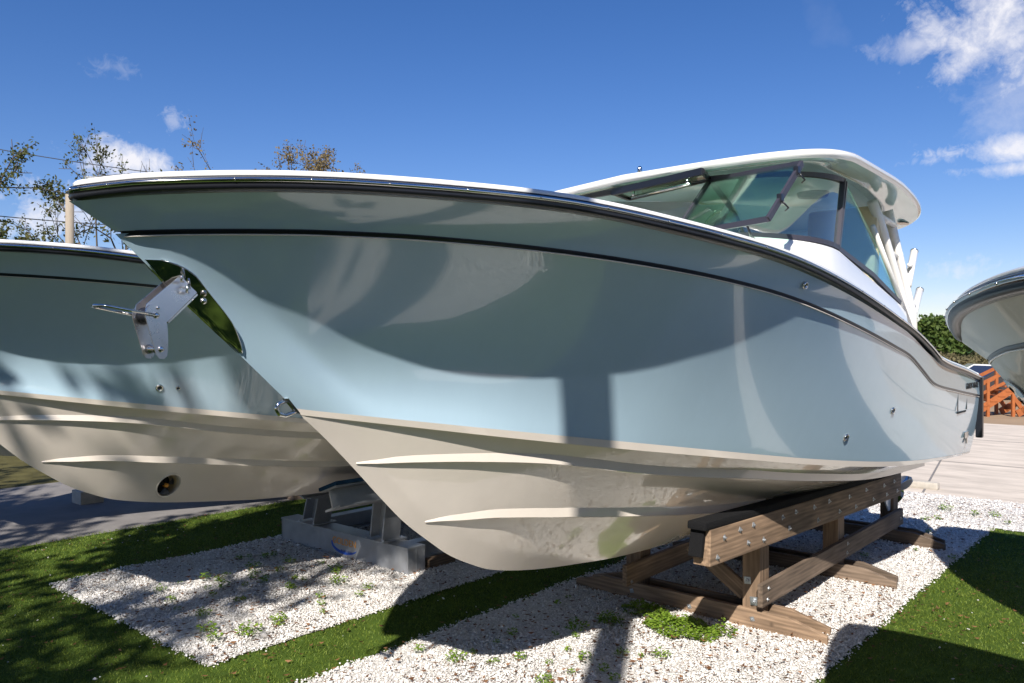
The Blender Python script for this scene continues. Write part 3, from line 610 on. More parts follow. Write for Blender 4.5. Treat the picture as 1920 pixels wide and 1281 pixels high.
def main_fittings(root):
    def side(y, z, r, nm='through_hull'):
        w = w_at(y, z) if z < float(GROOVE[1](y)) else float(np.interp(z, [float(GROOVE[1](y)), float(SHEER[1](y))], [float(GROOVE[0](y)), float(SHEER[0](y))]))
        e = .05; wy = (w_at(y+e, z)-w_at(y-e, z))/(2*e) if z < float(GROOVE[1](y)) else .1; wz = (w_at(y, z+e)-w_at(y, z-e))/(2*e) if z < float(GROOVE[1](y)) else .3
        n = Vector((1, -wy, -wz)).normalized(); return fit_disc(nm, (w+.001, y-Y0, z-Z0), n, r, root)
    side(5.019, 2.781, .026); side(6.431, 1.68, .032); side(7.038, 1.861, .030)
    # hull door seam and latch near the stern
    for (y0, z0, y1, z1) in ((8.80, 1.735, 9.16, 1.735),):
        box('door_sill', (1.662, (y0+y1)/2-Y0, z0-Z0), (.02, y1-y0, .016), M_dark, root, .002)
    for yy in (8.78, 9.17):
        box('door_seam', (1.674, yy-Y0, 1.90-Z0), (.008, .006, .30), M_dark, root, .001)
    # rub strake turned down the transom corner
    for s in (1, -1):
        box('corner_bumper', (s*1.68, YE-Y0+.01, (2.06+1.42)/2-Z0), (.07, .08, .66), M_black, root, .02)
    Mx = Matrix.Rotation(R(90), 4, 'Z') @ Matrix.Rotation(R(90), 4, 'X'); Mx.translation = (1.69, 9.36-Y0, 1.985-Z0)
    text_mesh('maker_lettering', 'GRADY-WHITE', .085, M_dark, root, Mx)
    e = box('model_badge', (1.640, 9.32-Y0, 1.475-Z0), (.012, .17, .065), M_steel_d, root, .004)
    box('badge_tail', (1.632, 9.38-Y0, 1.41-Z0), (.012, .05, .06), M_steel_d, root, .004)
main_fittings(boat)

def superstructure(root):
    def L(x, y, z): return (x-XC, y-Y0, z-Z0)          # world point > boat local
    # --- cabin coaming: rounded front trunk that carries the windscreen
    def plan(t, wmax, yf, ys, ya):
        """t 0..1 from centre front to the aft end of the starboard side"""
        pts = []
        return pts
    base = []; topl = []
    W = 1.47
    def outline(yf, yc, wmax, n=26, ya=7.75, p=2.6):
        o = []
        for t in np.linspace(0, 1, n):
            a = t*math.pi/2; o.append((wmax*math.sin(a)**(2/p), yc-(yc-yf)*math.cos(a)**(2/p)))
        for y in np.linspace(yc, ya, 10)[1:]: o.append((wmax, y))
        return o
    ob = outline(4.70, 6.0, W+.06); ot = outline(4.95, 6.0, W)
    def ztop(w, y): return float(np.interp(y, [4.9, 5.97, 7.6, 7.8], [3.165, 3.115, 2.77, 2.70]))
    rows = []
    for (w, y), (w2, y2) in zip(ob, ot):
        dz = float(RAILTOP[1](y))-.02; zt = ztop(w2, y2); wb = min(w, float(RAILTOP[0](y))-.1)
        rows.append([(wb, y-Y0, dz-Z0), (wb*.4+w2*.6, y*.5+y2*.5-Y0, (dz+zt)/2-Z0+.02), (w2, y2-Y0, zt-.02-Z0), (w2-.02, y2+.01-Y0, zt-Z0), (w2-.14, y2+.08-Y0, zt-Z0+.004)])
    V, Fc = loft(rows); n = len(V)
    mesh_obj('coaming', V+[(-x, y, z) for x, y, z in V], [tuple(reversed(f)) for f in Fc]+[tuple(i+n for i in f) for f in Fc], M_white, root, True)
    # --- windscreen: bottom and top frame curves
    bot = outline(5.0, 6.0, W-.02, 26, 6.0)[:26]; top = outline(5.66, 6.38, 1.37, 26, 6.38)[:26]
    B = [Vector((w, y-Y0, ztop(w, y)+.012-Z0)) for w, y in bot]; Tt = [Vector((w, y-Y0, 3.70-Z0-.02*(w/1.37)**2)) for w, y in top]
    ws = mesh_obj('windscreen', [], [], M_frame, root)
    def mir(v): return Vector((-v[0], v[1], v[2]))
    fullB = [mir(p) for p in reversed(B[1:])]+B; fullT = [mir(p) for p in reversed(Tt[1:])]+Tt
    def bar(name, path, a, b, m=M_frame, par=ws):
        path = [Vector(p) for p in path]; rows = []
        for i, p in enumerate(path):
            t = (path[min(i+1, len(path)-1)]-path[max(i-1, 0)]).normalized(); s = t.cross(Vector((0, 0, 1)))
            s = s.normalized() if s.length > .1 else Vector((1, 0, 0)); u = s.cross(t)
            rows.append([p+s*a*x+u*b*y for x, y in ((-.5, -.5), (.5, -.5), (.5, .5), (-.5, .5))])
        V, Fc = loft(rows, True); Fc += [(3, 2, 1, 0), tuple(len(V)-4+k for k in range(4))]
        return mesh_obj(name, V, Fc, m, par)
    bar('sill_frame', fullB, .04, .035); bar('head_frame', fullT, .04, .035)
    kc = 9     # index of the centre opening's jamb
    for s in (1, -1):
        f = (lambda v: v) if s == 1 else mir
        bar('corner_post', [f(B[25]), f((B[25]+Tt[25])/2), f(Tt[25])], .04, .045)
        bar('mullion', [f(B[kc]), f((B[kc]+Tt[kc])/2), f(Tt[kc])], .04, .035)
        rows = [[f(b+(t-b)*k) for k in np.linspace(.03, .97, 5)] for b, t in zip(B[kc:], Tt[kc:])]
        V, Fc = loft(rows); mesh_obj('pane', V, Fc, M_glass, ws, True)
    # side windows
    for s in (1, -1):
        fb = Vector((s*(W-.02), 6.03-Y0, 3.115-Z0)); ft = Vector((s*1.375, 6.42-Y0, 3.67-Z0)); ab = Vector((s*(W-.02), 7.62-Y0, 2.78-Z0))
        w1 = slab('side_window', [fb, ft, ab] if s < 0 else [fb, ab, ft], .008, M_glass_b, root)
        bar('frame_front', [fb, ft], .03, .036, M_frame, w1); bar('frame_foot', [fb+Vector((0, -.02, 0)), (fb+ab)/2+Vector((0, 0, .03)), ab], .03, .036, M_frame, w1)
        tube('edge_trim', [ft, (ft+ab)/2+Vector((0, .03, .03)), ab], .008, M_glass, w1, 6)
    # centre panel swung open sideways on the near jamb (steel latches)
    hp = [L(-2.87, 5.11, 3.19), L(-1.95, 4.60, 3.155), L(-1.90, 5.0, 3.55), L(-2.85, 5.63, 3.67)]; hp = [Vector(p) for p in hp]
    pn = slab('open_centre_panel', [hp[0], hp[1], hp[2], hp[3]], .006, M_glass, ws)
    for i in range(4):
        bar('panel_frame', [hp[i], hp[(i+1) % 4]], .02, .036, M_frame, pn)
    for t in (.12, .62):
        p = hp[2].lerp(hp[1], t+.03); o = bm_obj('latch', box_geo(0, 0, 0, .03, .05, .06, .008), M_black, pn); o.location = p
        tube('latch_handle', [p, p+Vector((.03, -.02, -.03)), p+Vector((.05, 0, -.06)), p+Vector((.02, .03, -.07))], .006, M_black, pn, 6)
    tube('stay', [hp[0].lerp(hp[1], .8), hp[0].lerp(hp[1], .8)+Vector((-.08, .25, -.05)), Vector(L(-2.3, 5.3, 3.1))], .008, M_black, pn, 6)
    # top hung vent propped up over the centre
    vp = [Vector(L(*p)) for p in ((-3.80, 5.98, 3.69), (-2.88, 5.68, 3.69), (-2.70, 5.22, 3.65), (-3.63, 5.46, 3.65))]
    vt = slab('propped_vent', vp, .006, M_glass, ws)
    for i in range(4): bar('vent_frame', [vp[i], vp[(i+1) % 4]], .03, .03 if i != 2 else .05, M_black, vt)
    a = vp[3].lerp(vp[0], .3); b = vp[2].lerp(vp[1], .3)
    tube('vent_rail', [a.lerp(b, .18)+Vector((0, 0, -.05)), a.lerp(b, .85)+Vector((0, 0, -.05))], .012, M_steel_d, vt)
    for t in (.2, .82): tube('rail_bracket', [a.lerp(b, t), a.lerp(b, t)+Vector((0, 0, -.055))], .012, M_steel_d, vt)
    # wiper motor and steering wheel glimpse
    tube('steering_wheel', [Vector(L(-3.1, 6.35, 3.42))+Vector((.17*math.cos(t), .05*math.sin(t), .15*math.sin(t))) for t in np.linspace(0, 2*math.pi, 22)], .012, M_steel_d, root)
    # --- hardtop
    def hout(half, yf, ya, n=120):
        o = []
        yc = 6.35
        for t in np.linspace(0, 2*math.pi, n, endpoint=False):
            c, s = math.cos(t), math.sin(t); x = half*math.copysign(abs(s)**(.42 if c > 0 else .5), s)
            y = yc-(yc-yf)*abs(c)**.42 if c > 0 else yc+(ya-yc)*abs(c)**.5; o.append((x, y))
        return o
    def hz(x, y): return float(np.interp(y, [5.1, 5.45, 6.0, 7.1, 8.6, 9.1], [3.745, 3.755, 3.785, 3.775, 3.65, 3.60]))-.12*max(0, -x)/1.58*max(0, 6.2-y)
    levels = [(.30, .045, 0), (.06, .015, 0), (.015, .006, 0), (0, -.010, 0), (.004, -.036, 0), (.026, -.054, 0), (.09, -.058, 0), (.26, -.040, 0), (.38, -.005, 0)]
    rows = []
    for inset, dz, _ in levels:
        rows.append([(x, y-Y0, hz(x, y)+dz-Z0) for x, y in hout(1.60-inset, 5.36+inset, 8.95-inset)])
    V, Fc = loft(rows[:6], True); n = 120
    V2 = V+[(0, 6.9-Y0, 3.87-Z0)]; Fc += [(k, (k+1) % n, len(V)) for k in range(n)]
    ht = mesh_obj('hardtop', V2, Fc, M_top, root, True)
    V, Fc = loft(rows[5:], True); k0 = len(V)-n; V = V+[(0, 6.9-Y0, 3.755-Z0)]; Fc += [((k+1) % n+k0, k+k0, len(V)-1) for k in range(n)]
    mesh_obj('soffit', V, Fc, M_soffit, ht, True)
    for s in (1, -1):   # oval courtesy lights, speaker
        V = [(s*1.26+.05*math.cos(t), 8.45-Y0+.10*math.sin(t), hz(1.26, 8.45)-.064-Z0) for t in np.linspace(0, 2*math.pi, 18, endpoint=False)]
        mesh_obj('courtesy_light', V, [tuple(range(18)) if s < 0 else tuple(reversed(range(18)))], M_steel_d, ht)
        tube('speaker', [(s*1.0, 6.75-Y0, 3.655-Z0), (s*1.0, 6.75-Y0, 3.69-Z0)], [.12, .13], M_black, ht, 20)
    tube('antenna_light', [L(-3.55, 5.75, 3.8), L(-3.55, 5.75, 3.885), L(-3.55, 5.75, 3.90)], [.02, .02, .012], M_steel_d, ht)
    # --- white pipework with rod holders
    for s in (1, -1):
        pf = tube('support_leg', [(s*1.30, 7.34-Y0, 3.66-Z0), (s*1.33, 7.5-Y0, 3.46-Z0), (s*1.44, 7.98-Y0, 2.62-Z0), (s*1.45, 8.05-Y0, 2.33-Z0)], [.045, .04, .036, .036], M_pipe, root)
        p2 = tube('support_leg', [(s*1.30, 7.80-Y0, 3.64-Z0), (s*1.34, 7.86-Y0, 3.40-Z0), (s*1.44, 8.08-Y0, 2.70-Z0), (s*1.45, 8.10-Y0, 2.33-Z0)], [.045, .04, .036, .036], M_pipe, root)
        for k, (ya, yb, z) in enumerate(((7.42, 7.83, 3.50), (7.60, 7.88, 3.22))):
            tube('rung', [(s*1.33, ya-Y0, z-Z0+.05), (s*1.35, yb-Y0, z-Z0)], .026, M_pipe, pf)
        tube('side_pipe', [(s*1.36, 7.15-Y0, 3.42-Z0), (s*1.40, 7.55-Y0, 3.02-Z0), (s*1.45, 8.0-Y0, 2.55-Z0)], .022, M_pipe, pf)
        for (ya, za, yb, zb, yc, zc) in ((7.99, 2.95, 8.30, 3.30, 7.98, 3.08), (8.07, 2.58, 8.50, 2.94, 8.08, 2.72)):
            rh = tube('rod_holder', [(s*1.42, ya-Y0, za-Z0), (s*1.40, yb-Y0, zb-Z0)], .034, M_pipe, root, 14)
            ym, zm = ya*.35+yb*.65, za*.35+zb*.65
            tube('holder_bracket', [(s*1.42, ya*.6+yb*.4-Y0, zm-.03-Z0), (s*1.43, yc+.02-Y0, zm-.03-Z0)], .018, M_pipe, rh)
            d = Vector((0, yb-ya, zb-za)).normalized(); e = Vector((s*1.40, yb-Y0, zb-Z0))
            tube('end_ring', [e-d*.004, e+d*.008], .036, M_steel_d, rh, 14)
    # --- cockpit glimpsed through the glass: dash, seats, far side
    box('dash', L(-2.75, 6.05, 3.02), (1.1, .5, .34), M_seat, root, .05); box('dash', L(-4.3, 6.05, 3.02), (1.0, .5, .34), M_seat, root, .05)
    box('aft_bulkhead', L(-3.47, 7.75, 2.95), (2.2, .06, 1.0), M_seat, root, .02)
    for x in (-2.45, -4.2):
        s1 = box('seat', L(x, 7.15, 2.85), (.62, .5, .16), M_seat, root, .05); box('seat_back', (0, .27, .42), (.62, .13, .74), M_seat, s1, .05, (R(-8), 0, 0))
superstructure(boat)

def outboard(x):
    o = thing('outboard_motor', 'outboard motor with bright steel propeller behind the %s of the transom' % ('right half' if x > 0 else 'left half'), 'outboard', (XC+x, YE, 0), 0, 'outboards of the middle boat')
    rows = []
    for z, a, b, yc in ((1.62, .13, .14, .42), (1.66, .2, .27, .42), (1.9, .23, .33, .44), (2.1, .22, .31, .46), (2.2, .16, .2, .46), (2.23, .03, .04, .46)):
        rows.append([(a*math.cos(t), yc+b*math.sin(t), z) for t in np.linspace(0, 2*math.pi, 20, endpoint=False)])
    mesh_obj('cowling', *loft(rows, True), M_white, o, True)
    box('midsection', (0, .42, 1.25), (.16, .26, .76), M_white, o, .04); box('clamp_bracket', (0, .14, 1.55), (.3, .3, .34), M_black, o, .03)
    box('cavitation_plate', (0, .52, .86), (.22, .52, .02), M_white, o, .006)
    tube('gearcase', [(0, .2, .66), (0, .28, .66), (0, .5, .66), (0, .74, .66)], [.02, .07, .08, .06], M_white, o, 14)
    mesh_obj('skeg', [(-.012, .3, .62), (.012, .3, .62), (.012, .62, .62), (-.012, .62, .62), (-.006, .5, .40), (.006, .5, .40), (.006, .66, .40), (-.006, .66, .40)], [(0, 1, 2, 3), (4, 7, 6, 5), (0, 4, 5, 1), (1, 5, 6, 2), (2, 6, 7, 3), (3, 7, 4, 0)], M_white, o)
    box('lower_leg', (0, .46, .78), (.09, .3, .2), M_white, o, .02)
    pr = tube('propeller', [(0, .74, .66), (0, .84, .66), (0, .93, .66), (0, .95, .66)], [.055, .06, .045, .02], M_steel, o, 14)
    for k in range(3):
        a0 = 2*math.pi*k/3+.5; rows = []
        for q in np.linspace(0, 1, 7):
            rr = .05+.16*q; ww = .105*math.sin(math.pi*min(1, .25+.68*q))+.012; r = []
            for s in np.linspace(-1, 1, 7):
                tw = s*ww/rr*.75; r.append((rr*math.cos(a0+tw), .83+s*ww*.62*(1-.35*q)+.02*q, .66+rr*math.sin(a0+tw)))
            rows.append(r)
        mesh_obj('blade', *loft(rows), M_steel, pr, True)
    return o
outboard(.62); outboard(-.62)

# ------------------------------------------------------------------ the other boats
def sister(label, loc, s, rz=0, mats=None, group='boats in the display row'):
    b = thing('boat', label, 'boat', loc, rz, group); b.scale = (s,)*3
    for o in base_children:
        c = copy_tree(o, b)
        if mats:
            for q in [c]+list(c.children):
                if q.type == 'MESH' and q.material_slots and q.data.materials[0] in mats:
                    q.material_slots[0].link = 'OBJECT'; q.material_slots[0].material = mats[q.data.materials[0]]
    return b
def left_boat():
    s = .945; loc = (XC-3.69, Y0-.687, Z0+.125)
    b = sister('pale blue boat with cream bottom and bow thruster, on the aluminium stand', loc, s)
    for ch in list(b.children):
        if ch.name.split('.')[0] == 'bottom': bpy.data.objects.remove(ch)
    c = Vector((.143, 3.01, .372)); rad = (.105, .115)
    V, Fc = both(bottom_rows(40))
    # finer mesh near the tunnel: split each quad near it
    bm = bmesh.new(); vs = [bm.verts.new(v) for v in V]
    for f in Fc: bm.faces.new([vs[i] for i in f])
    def ins(p, k): return p.x > 0 and ((p.y-c.y)/(rad[0]*k))**2+((p.z-c.z)/(rad[1]*k))**2 < 1
    for it in range(2):
        ed = set(e for f in bm.faces if ins(f.calc_center_median(), 1.9) for e in f.edges); bmesh.ops.subdivide_edges(bm, edges=list(ed), cuts=1, use_grid_fill=True)
    bmesh.ops.delete(bm, geom=[f for f in bm.faces if ins(f.calc_center_median(), 1)], context='FACES')
    bmesh.ops.recalc_face_normals(bm, faces=bm.faces[:])
    bm_obj('bottom', bm, M_cream, b, True)
    # tunnel: axis athwart, rim follows the panel
    kz = lambda y: float(KEEL[1](y+Y0))-Z0; cw = lambda y: float(CHLOW[0](y+Y0))-min(.085, .12*float(CHLOW[0](y+Y0))); czz = lambda y: float(CHLOW[1](y+Y0))-Z0+.006
    def wpan(y, z): return max((z-kz(y))/(czz(y)-kz(y))*cw(y), .01)
    S = 36; ring = []; inner = []
    for k in range(S):
        t = 2*math.pi*k/S; r = []
        for q, out in ((1.10, .001), (1.07, .008), (.98, .009), (.93, .0), (.90, -.05)):
            y = c.y+rad[0]*q*math.cos(t); z = c.z+rad[1]*q*math.sin(t); r.append((wpan(y, z)+out, y, z))
        ring.append(r)
    ring.append(ring[0]); V, Fc = loft(ring); tn = mesh_obj('thruster_tunnel', V, Fc, M_cream, b, True)
    tub = []
    for k in range(S+1):
        t = 2*math.pi*k/S; y = c.y+rad[0]*.91*math.cos(t); z = c.z+rad[1]*.91*math.sin(t); tub.append([(wpan(y, z)-.02, y, z), (.04, y+.02*0, z), (-.06, y, z)])
    V, Fc = loft(tub); mesh_obj('tunnel_wall', V, Fc, M_seat, tn, True)
    mesh_obj('tunnel_back', [(-.06, c.y+rad[0]*.95*math.cos(t), c.z+rad[1]*.95*math.sin(t)) for t in np.linspace(0, 2*math.pi, 24, endpoint=False)], [tuple(range(24))], M_dark, tn)
    pc = Vector((.085, c.y-.01, c.z-.0)); tube('thruster_hub', [pc-Vector((.03, 0, 0)), pc+Vector((.02, 0, 0)), pc+Vector((.03, 0, 0))], [.022, .02, .01], M_logo_o, tn, 12)
    for k in range(3):
        a = 2*math.pi*k/3+.4; rows = []
        for q in np.linspace(.2, 1, 5):
            rows.append([(pc.x+sg*.02, pc.y+.088*q*math.cos(a+sg*.45), pc.z+.092*q*math.sin(a+sg*.45)) for sg in np.linspace(-1, 1, 4)])
        mesh_obj('thruster_blade', *loft(rows), M_black, tn, True)
    for (y, w, z, r) in ((2.667, .72, 1.337, .033), (2.805, .773, 1.333, .02)):
        w = w_at(y+Y0, z+Z0); e = .05; wy = (w_at(y+Y0+e, z+Z0)-w_at(y+Y0-e, z+Z0))/(2*e); wz = (w_at(y+Y0, z+Z0+e)-w_at(y+Y0, z+Z0-e))/(2*e)
        fit_disc('through_hull', (w+.001, y, z), (1, -wy, -wz), r, b)
    return b
boat_l = left_boat()
boat_f = sister('boat at the far left edge, only its shaded cream bottom showing', (XC-7.65, Y0-.75, Z0+.2), .94)
WM = {M_blue: M_greyhull, M_cream: M_white}
boat_a = sister('white boat at the right edge, its flared bow pointing left behind the stern', (-.83, 4.5, .30), .91, -2.277, WM, 'boats in the display row')
boat_a.rotation_euler = (.055, 0, -2.277)
boat_c = sister('second white boat parked parallel beyond the first one, right of the picture', (-1.0, 8.85, .34), .91, -2.277, WM, 'boats in the display row')
boat_c.rotation_euler = (.055, 0, -2.277); boat_c.scale = (1.0, .91, .98)

# ------------------------------------------------------------------ stands
def nut_mesh():
    bm = box_geo(0, 0, .003, .075, .075, .006, .002)
    r = bmesh.ops.create_cone(bm, cap_ends=True, segments=6, radius1=.022, radius2=.022, depth=.02); bmesh.ops.translate(bm, vec=(0, 0, .016), verts=r['verts'])
    r = bmesh.ops.create_cone(bm, cap_ends=True, segments=10, radius1=.011, radius2=.010, depth=.02); bmesh.ops.translate(bm, vec=(0, 0, .032), verts=r['verts'])
    me = bpy.data.meshes.new('bolt'); bm.to_mesh(me); bm.free(); me.materials.append(M_galv); return me
NUT = nut_mesh()
def bolt(p, n, parent, s=1, rot=0):
    o = bpy.data.objects.new('bolt', NUT); COL.objects.link(o); o.parent = parent; o.location = p; o.scale = (s,)*3
    o.rotation_mode = 'QUATERNION'; o.rotation_quaternion = Vector(n).to_track_quat('Z', 'Y') @ Quaternion((0, 0, 1), rot)
def wooden_stand():
    st = thing('wooden_boat_stand', 'heavy brown timber stand with black carpeted bunks under the middle boat', 'boat stand', (XC, 8.3, 0))
    def W(x, y, z): return Vector((x-XC, y-8.3, z))
    for y in (6.42, 8.34, 10.30):
        for k, dy in enumerate((.0225, .2325)):
            plank('skid', W(-4.70+.05*k, y+dy, .075), W(-2.24-.05*k, y+dy, .075), .045, .19, M_wood if y < 7 else M_wood_g, st, .004, 0, .33)
        for x in (-2.885, -4.055): plank('post', W(x, y+.1275, -.02), W(x, y+.1275, .74 if y < 9 else .66), .155, .19, M_wood, st, .006)
        if y < 7: plank('cross_brace', W(-2.98, y+.1275, .26), W(-3.50, y+.1275, .60), .045, .14, M_wood, st)
    for x, y in ((-2.885, 6.442), (-2.885, 6.442)): pass
    for s in (1, -1):
        xo = XC+s*(-2.715-XC)
        bk = plank('bunk', W(xo, 5.24, .945), W(xo, 10.05, .775), .135, .26, M_wood_g if s < 0 else M_wood, st, .006)
        cp = plank('bunk_carpet', W(xo-s*.012, 5.18, 1.108), W(xo-s*.012, 10.06, .925), .15, .062, M_carpet, st, .02)
        e = plank('carpet_flap', W(xo-s*.025, 5.196, .99), W(xo-s*.025, 5.236, .98), .105, .21, M_carpet, st, .008)
        if s > 0:
            for t, v in ((.022, -.08), (.045, .05), (.10, .07), (.13, -.05), (.15, .075), (.19, -.07), (.27, .06), (.30, -.05), (.33, .07), (.42, .06), (.44, -.07), (.50, .07), (.56, -.06), (.62, .05), (.66, -.07), (.73, .065), (.78, -.06), (.86, .05), (.88, -.06), (.94, .06), (.965, -.06)):
                y = 5.24+(10.05-5.24)*t; z = .945+(.775-.945)*t+v; bolt(W(-2.647, y, z), (1, 0, 0), st, .5, random.uniform(0, 1.5))
        xb = -2.766 if s > 0 else -3.937
        plank('rail', W(xb, 6.36 if s > 0 else 6.12, .315), W(xb, 10.5, .315), .045, .19, M_wood_g if s > 0 else M_wood, st)
        if s > 0:
            for y, z in ((6.46, .27), (6.48, .36), (8.45, .27), (8.47, .36), (10.4, .3)): bolt(W(xb+.0225, y, z), (1, 0, 0), st, .4, .5)
        else:
            for y, z in ((6.2, .25),): bolt(W(xb+.0225, y, z), (1, 0, 0), st, .4, .5)
    for x, z in ((-2.855, .235), (-2.915, .40)): bolt(W(x, 6.449, z), (0, -1, 0), st, .95 if x > -2.9 else .8, .1)
    for x, z in ((-2.86, .09), (-4.05, .09), (-3.45, .07)): bolt(W(x, 6.42, z), (0, -1, 0), st, .5, .3)
wooden_stand()

def ibeam(name, p0, p1, h, fw, m, parent, roll=0, tw=.018, tf=.02):
    p0 = Vector(p0); p1 = Vector(p1); Ln = (p1-p0).length
    pr = [(-fw/2, -h/2), (fw/2, -h/2), (fw/2, -h/2+tf), (tw/2, -h/2+tf), (tw/2, h/2-tf), (fw/2, h/2-tf), (fw/2, h/2), (-fw/2, h/2), (-fw/2, h/2-tf), (-tw/2, h/2-tf), (-tw/2, -h/2+tf), (-fw/2, -h/2+tf)]
    V = [(x, a, b) for x in (-Ln/2, Ln/2) for a, b in pr]; n = 12; Fc = [(i, (i+1) % n, n+(i+1) % n, n+i) for i in range(n)]
    for k in (0, n): 
        Fc += [tuple(k+i for i in q)[::(-1 if k == 0 else 1)] for q in ((0, 1, 2, 3, 10, 11), (3, 4, 9, 10), (4, 5, 6, 7, 8, 9))]
    o = mesh_obj(name, V, Fc, m, parent)
    x = (p1-p0).normalized(); z = Vector((0, 0, 1)) if abs(x.z) < .9 else Vector((0, 1, 0)); y = z.cross(x).normalized(); z = x.cross(y)
    mw = Matrix((x, y, z)).transposed().to_4x4() @ Matrix.Rotation(roll, 4, 'X'); mw.translation = (p0+p1)/2; o.matrix_local = mw; return o
def metal_stand():
    st = thing('metal_boat_stand', 'grey aluminium beam stand with navy carpeted bunk under the left boat', 'boat stand', (-7.16, 6.6, 0))
    def W(x, y, z): return Vector((x+7.16, y-6.6, z))
    for y in (5.66, 8.3):
        b = ibeam('cross_beam', W(-8.52, y, .15), W(-6.20, y, .15), .29, .24, M_alu, st)
        for x in (-8.50, -6.21): box('end_plate', W(x, y-.0, .15), (.012, .24, .285), M_alu, st, .002)
    box('web_plate', W(-7.36, 5.552, .15), (2.31, .010, .245), M_alu, st, .002)
    for x in (-8.2, -6.45): ibeam('side_beam', W(x, 5.79, .18), W(x, 8.17, .18), .2, .14, M_alu, st)
    for x, xt, tl in ((-7.97, -7.86, 1), (-6.72, -6.66, -1)):
        zt = .66 if tl > 0 else .74
        p = ibeam('post', W(x, 5.66, .31), W(xt, 5.66, zt), .22, .24, M_alu, st, R(90)); box('base_plate', W(x, 5.66, .304), (.36, .34, .016), M_alu, st, .003)
        for dx in (-.14, .14):
            for dy in (-.13, .13): bolt(W(x+dx, 5.66+dy, .312), (0, 0, 1), st, .45)
        box('cap_plate', W(xt, 5.62, zt+.01), (.30, .42, .016), M_alu, st, .003, (0, R(12)*tl, 0))
        for yb in (8.3,): ibeam('post', W(x, yb, .31), W(xt, yb, zt), .22, .24, M_alu, st, R(90))
    for sgn, xb, z in ((1, -6.60, .86), (-1, -7.78, .80)):
        b = ibeam('bunk', W(xb, 4.86 if sgn > 0 else 5.3, z), W(xb, 9.2, z-.02), .22, .26, M_alu, st, R(20)*-sgn)
        cp = bm_obj('bunk_carpet', box_geo(0, 0, .128, 4.36 if sgn > 0 else 3.92, .31, .04, .012), M_bluecarpet, b)
    # maker's decal on the front web
    Mx = Matrix.Rotation(R(90), 4, 'X'); Mx.translation = W(-7.28, 5.5445, .185)
    d = text_mesh('decal_lettering', 'GOLDEN', .105, M_logo_o, st, Mx, .001)
    Mx2 = Mx.copy(); Mx2.translation = W(-7.24, 5.5445, .085); text_mesh('decal_lettering', 'BOAT LIFTS', .038, M_logo_b, st, Mx2, .001)
    P = [(-7.28+.24*math.cos(t), 5.5458, .155+.105*math.sin(t)) for t in np.linspace(R(170), R(330), 16)]; Q = [(-7.26+.23*math.cos(t), 5.5458, .165+.085*math.sin(t)) for t in np.linspace(R(330), R(170), 16)]
    mesh_obj('decal_swoosh', [W(*p) for p in P+Q], [tuple(range(32))], M_logo_b, st)
    mesh_obj('decal_backing', [W(-7.28+.25*math.cos(t), 5.5465, .15+.115*math.sin(t)) for t in np.linspace(0, 2*math.pi, 28, endpoint=False)], [tuple(reversed(range(28)))], M_logo_w, st) if False else None
    plank('packing_timber', W(-6.28, 5.86, .05), W(-6.28, 6.25, .05), .12, .10, M_wood, st)
metal_stand()
def block_stand(cx, y0, y1, ztop, half, label, rz=0):
    """two stacked-timber cradles carrying a keel and bilges"""
    st = thing('timber_cradle', label, 'boat stand', (cx, y0, 0), rz, 'timber cradles')
    for y in (0, y1-y0):
        n = max(2, int(ztop/.15)); h = ztop/n
        for k in range(n): plank('timber', (-half*.45, y, h*(k+.5)), (half*.45, y, h*(k+.5)), .2, h-.003, M_wood_g, st)
        for s in (-1, 1): plank('prop', (s*half*.8, y, -.01), (s*half*.62, y, ztop+.30), .1, .1, M_wood_g, st)
    return st
block_stand(XC-7.65, 7.2, 8.9, .86, 1.2, 'timber cradle under the boat at the far left edge')
block_stand(-.83+.761*4.6, 4.5-.649*4.6, 4.5-.649*4.6+1.6, .42, 1.2, 'timber cradle under the white boat at the right edge', -2.277)

# ------------------------------------------------------------------ street furniture and distant things
block_stand(-1.0+.761*4.6, 8.85-.649*4.6, 8.85-.649*4.6+1.6, .46, 1.2, 'timber cradle under the second white boat', -2.277)
def pole(name, x, y, h, r, label, m=M_polewood):
    o = thing(name, label, 'pole', (x, y, 0)); tube('shaft', [(0, 0, -.05), (0, 0, h*.5), (0, 0, h)], [r, r*.93, r*.85], m, o, 14)
    plank('crossarm', (-.9, 0, h-.35), (.9, 0, h-.35), .1, .12, M_polewood, o)
    for x_ in (-.8, 0.0, .8): tube('insulator', [(x_, 0, h-.29), (x_, 0, h-.14)], [.035, .05], M_concrete, o, 8)
    return o
pole('utility_pole', -.06, -1.10, 9.5, .165, 'thick wooden utility pole standing close behind the viewpoint')
far_pole = thing('street_pole', 'slim tan pole rising behind the left boat', 'pole', (25*(FX-.5553*RX), 25*(FY-.5553*RY), 0))
tube('shaft', [(0, 0, -.05), (0, 0, 3.5), (0, 0, 7.15)], [.16, .14, .125], M_polewood, far_pole, 10); tube('cap', [(0, 0, 7.15), (0, 0, 7.22)], [.14, .05], M_steel_d, far_pole, 10)
def cable(p, q, sag, label):
    p = Vector(p); q = Vector(q); tag(tube('power_line', [p.lerp(q, t)-Vector((0, 0, sag*4*t*(1-t))) for t in np.linspace(0, 1, 24)], .018, M_wire, None, 5), label, 'cable', 'overhead cables')
def at(u, v, d):    # a point on the far side of the road, given as bearing, rise and distance
    a = (u-960)/1493; b = (648-v)/1493; return (d*(FX+a*RX), d*(FY+a*RY), 2.4+d*b)
cable(at(-260, 230, 30), at(560, 352, 34), .3, 'upper overhead cable crossing the sky at the left')
cable(at(-300, 370, 27), at(430, 432, 30), .2, 'lower overhead cable passing behind the slim pole')
box_o = None
tag(box('concrete_block', (-12.86, 4.98, .10), (.34, .34, .2), M_concrete, None, .015), 'pale weathered block on the asphalt beneath the left boat', 'block')
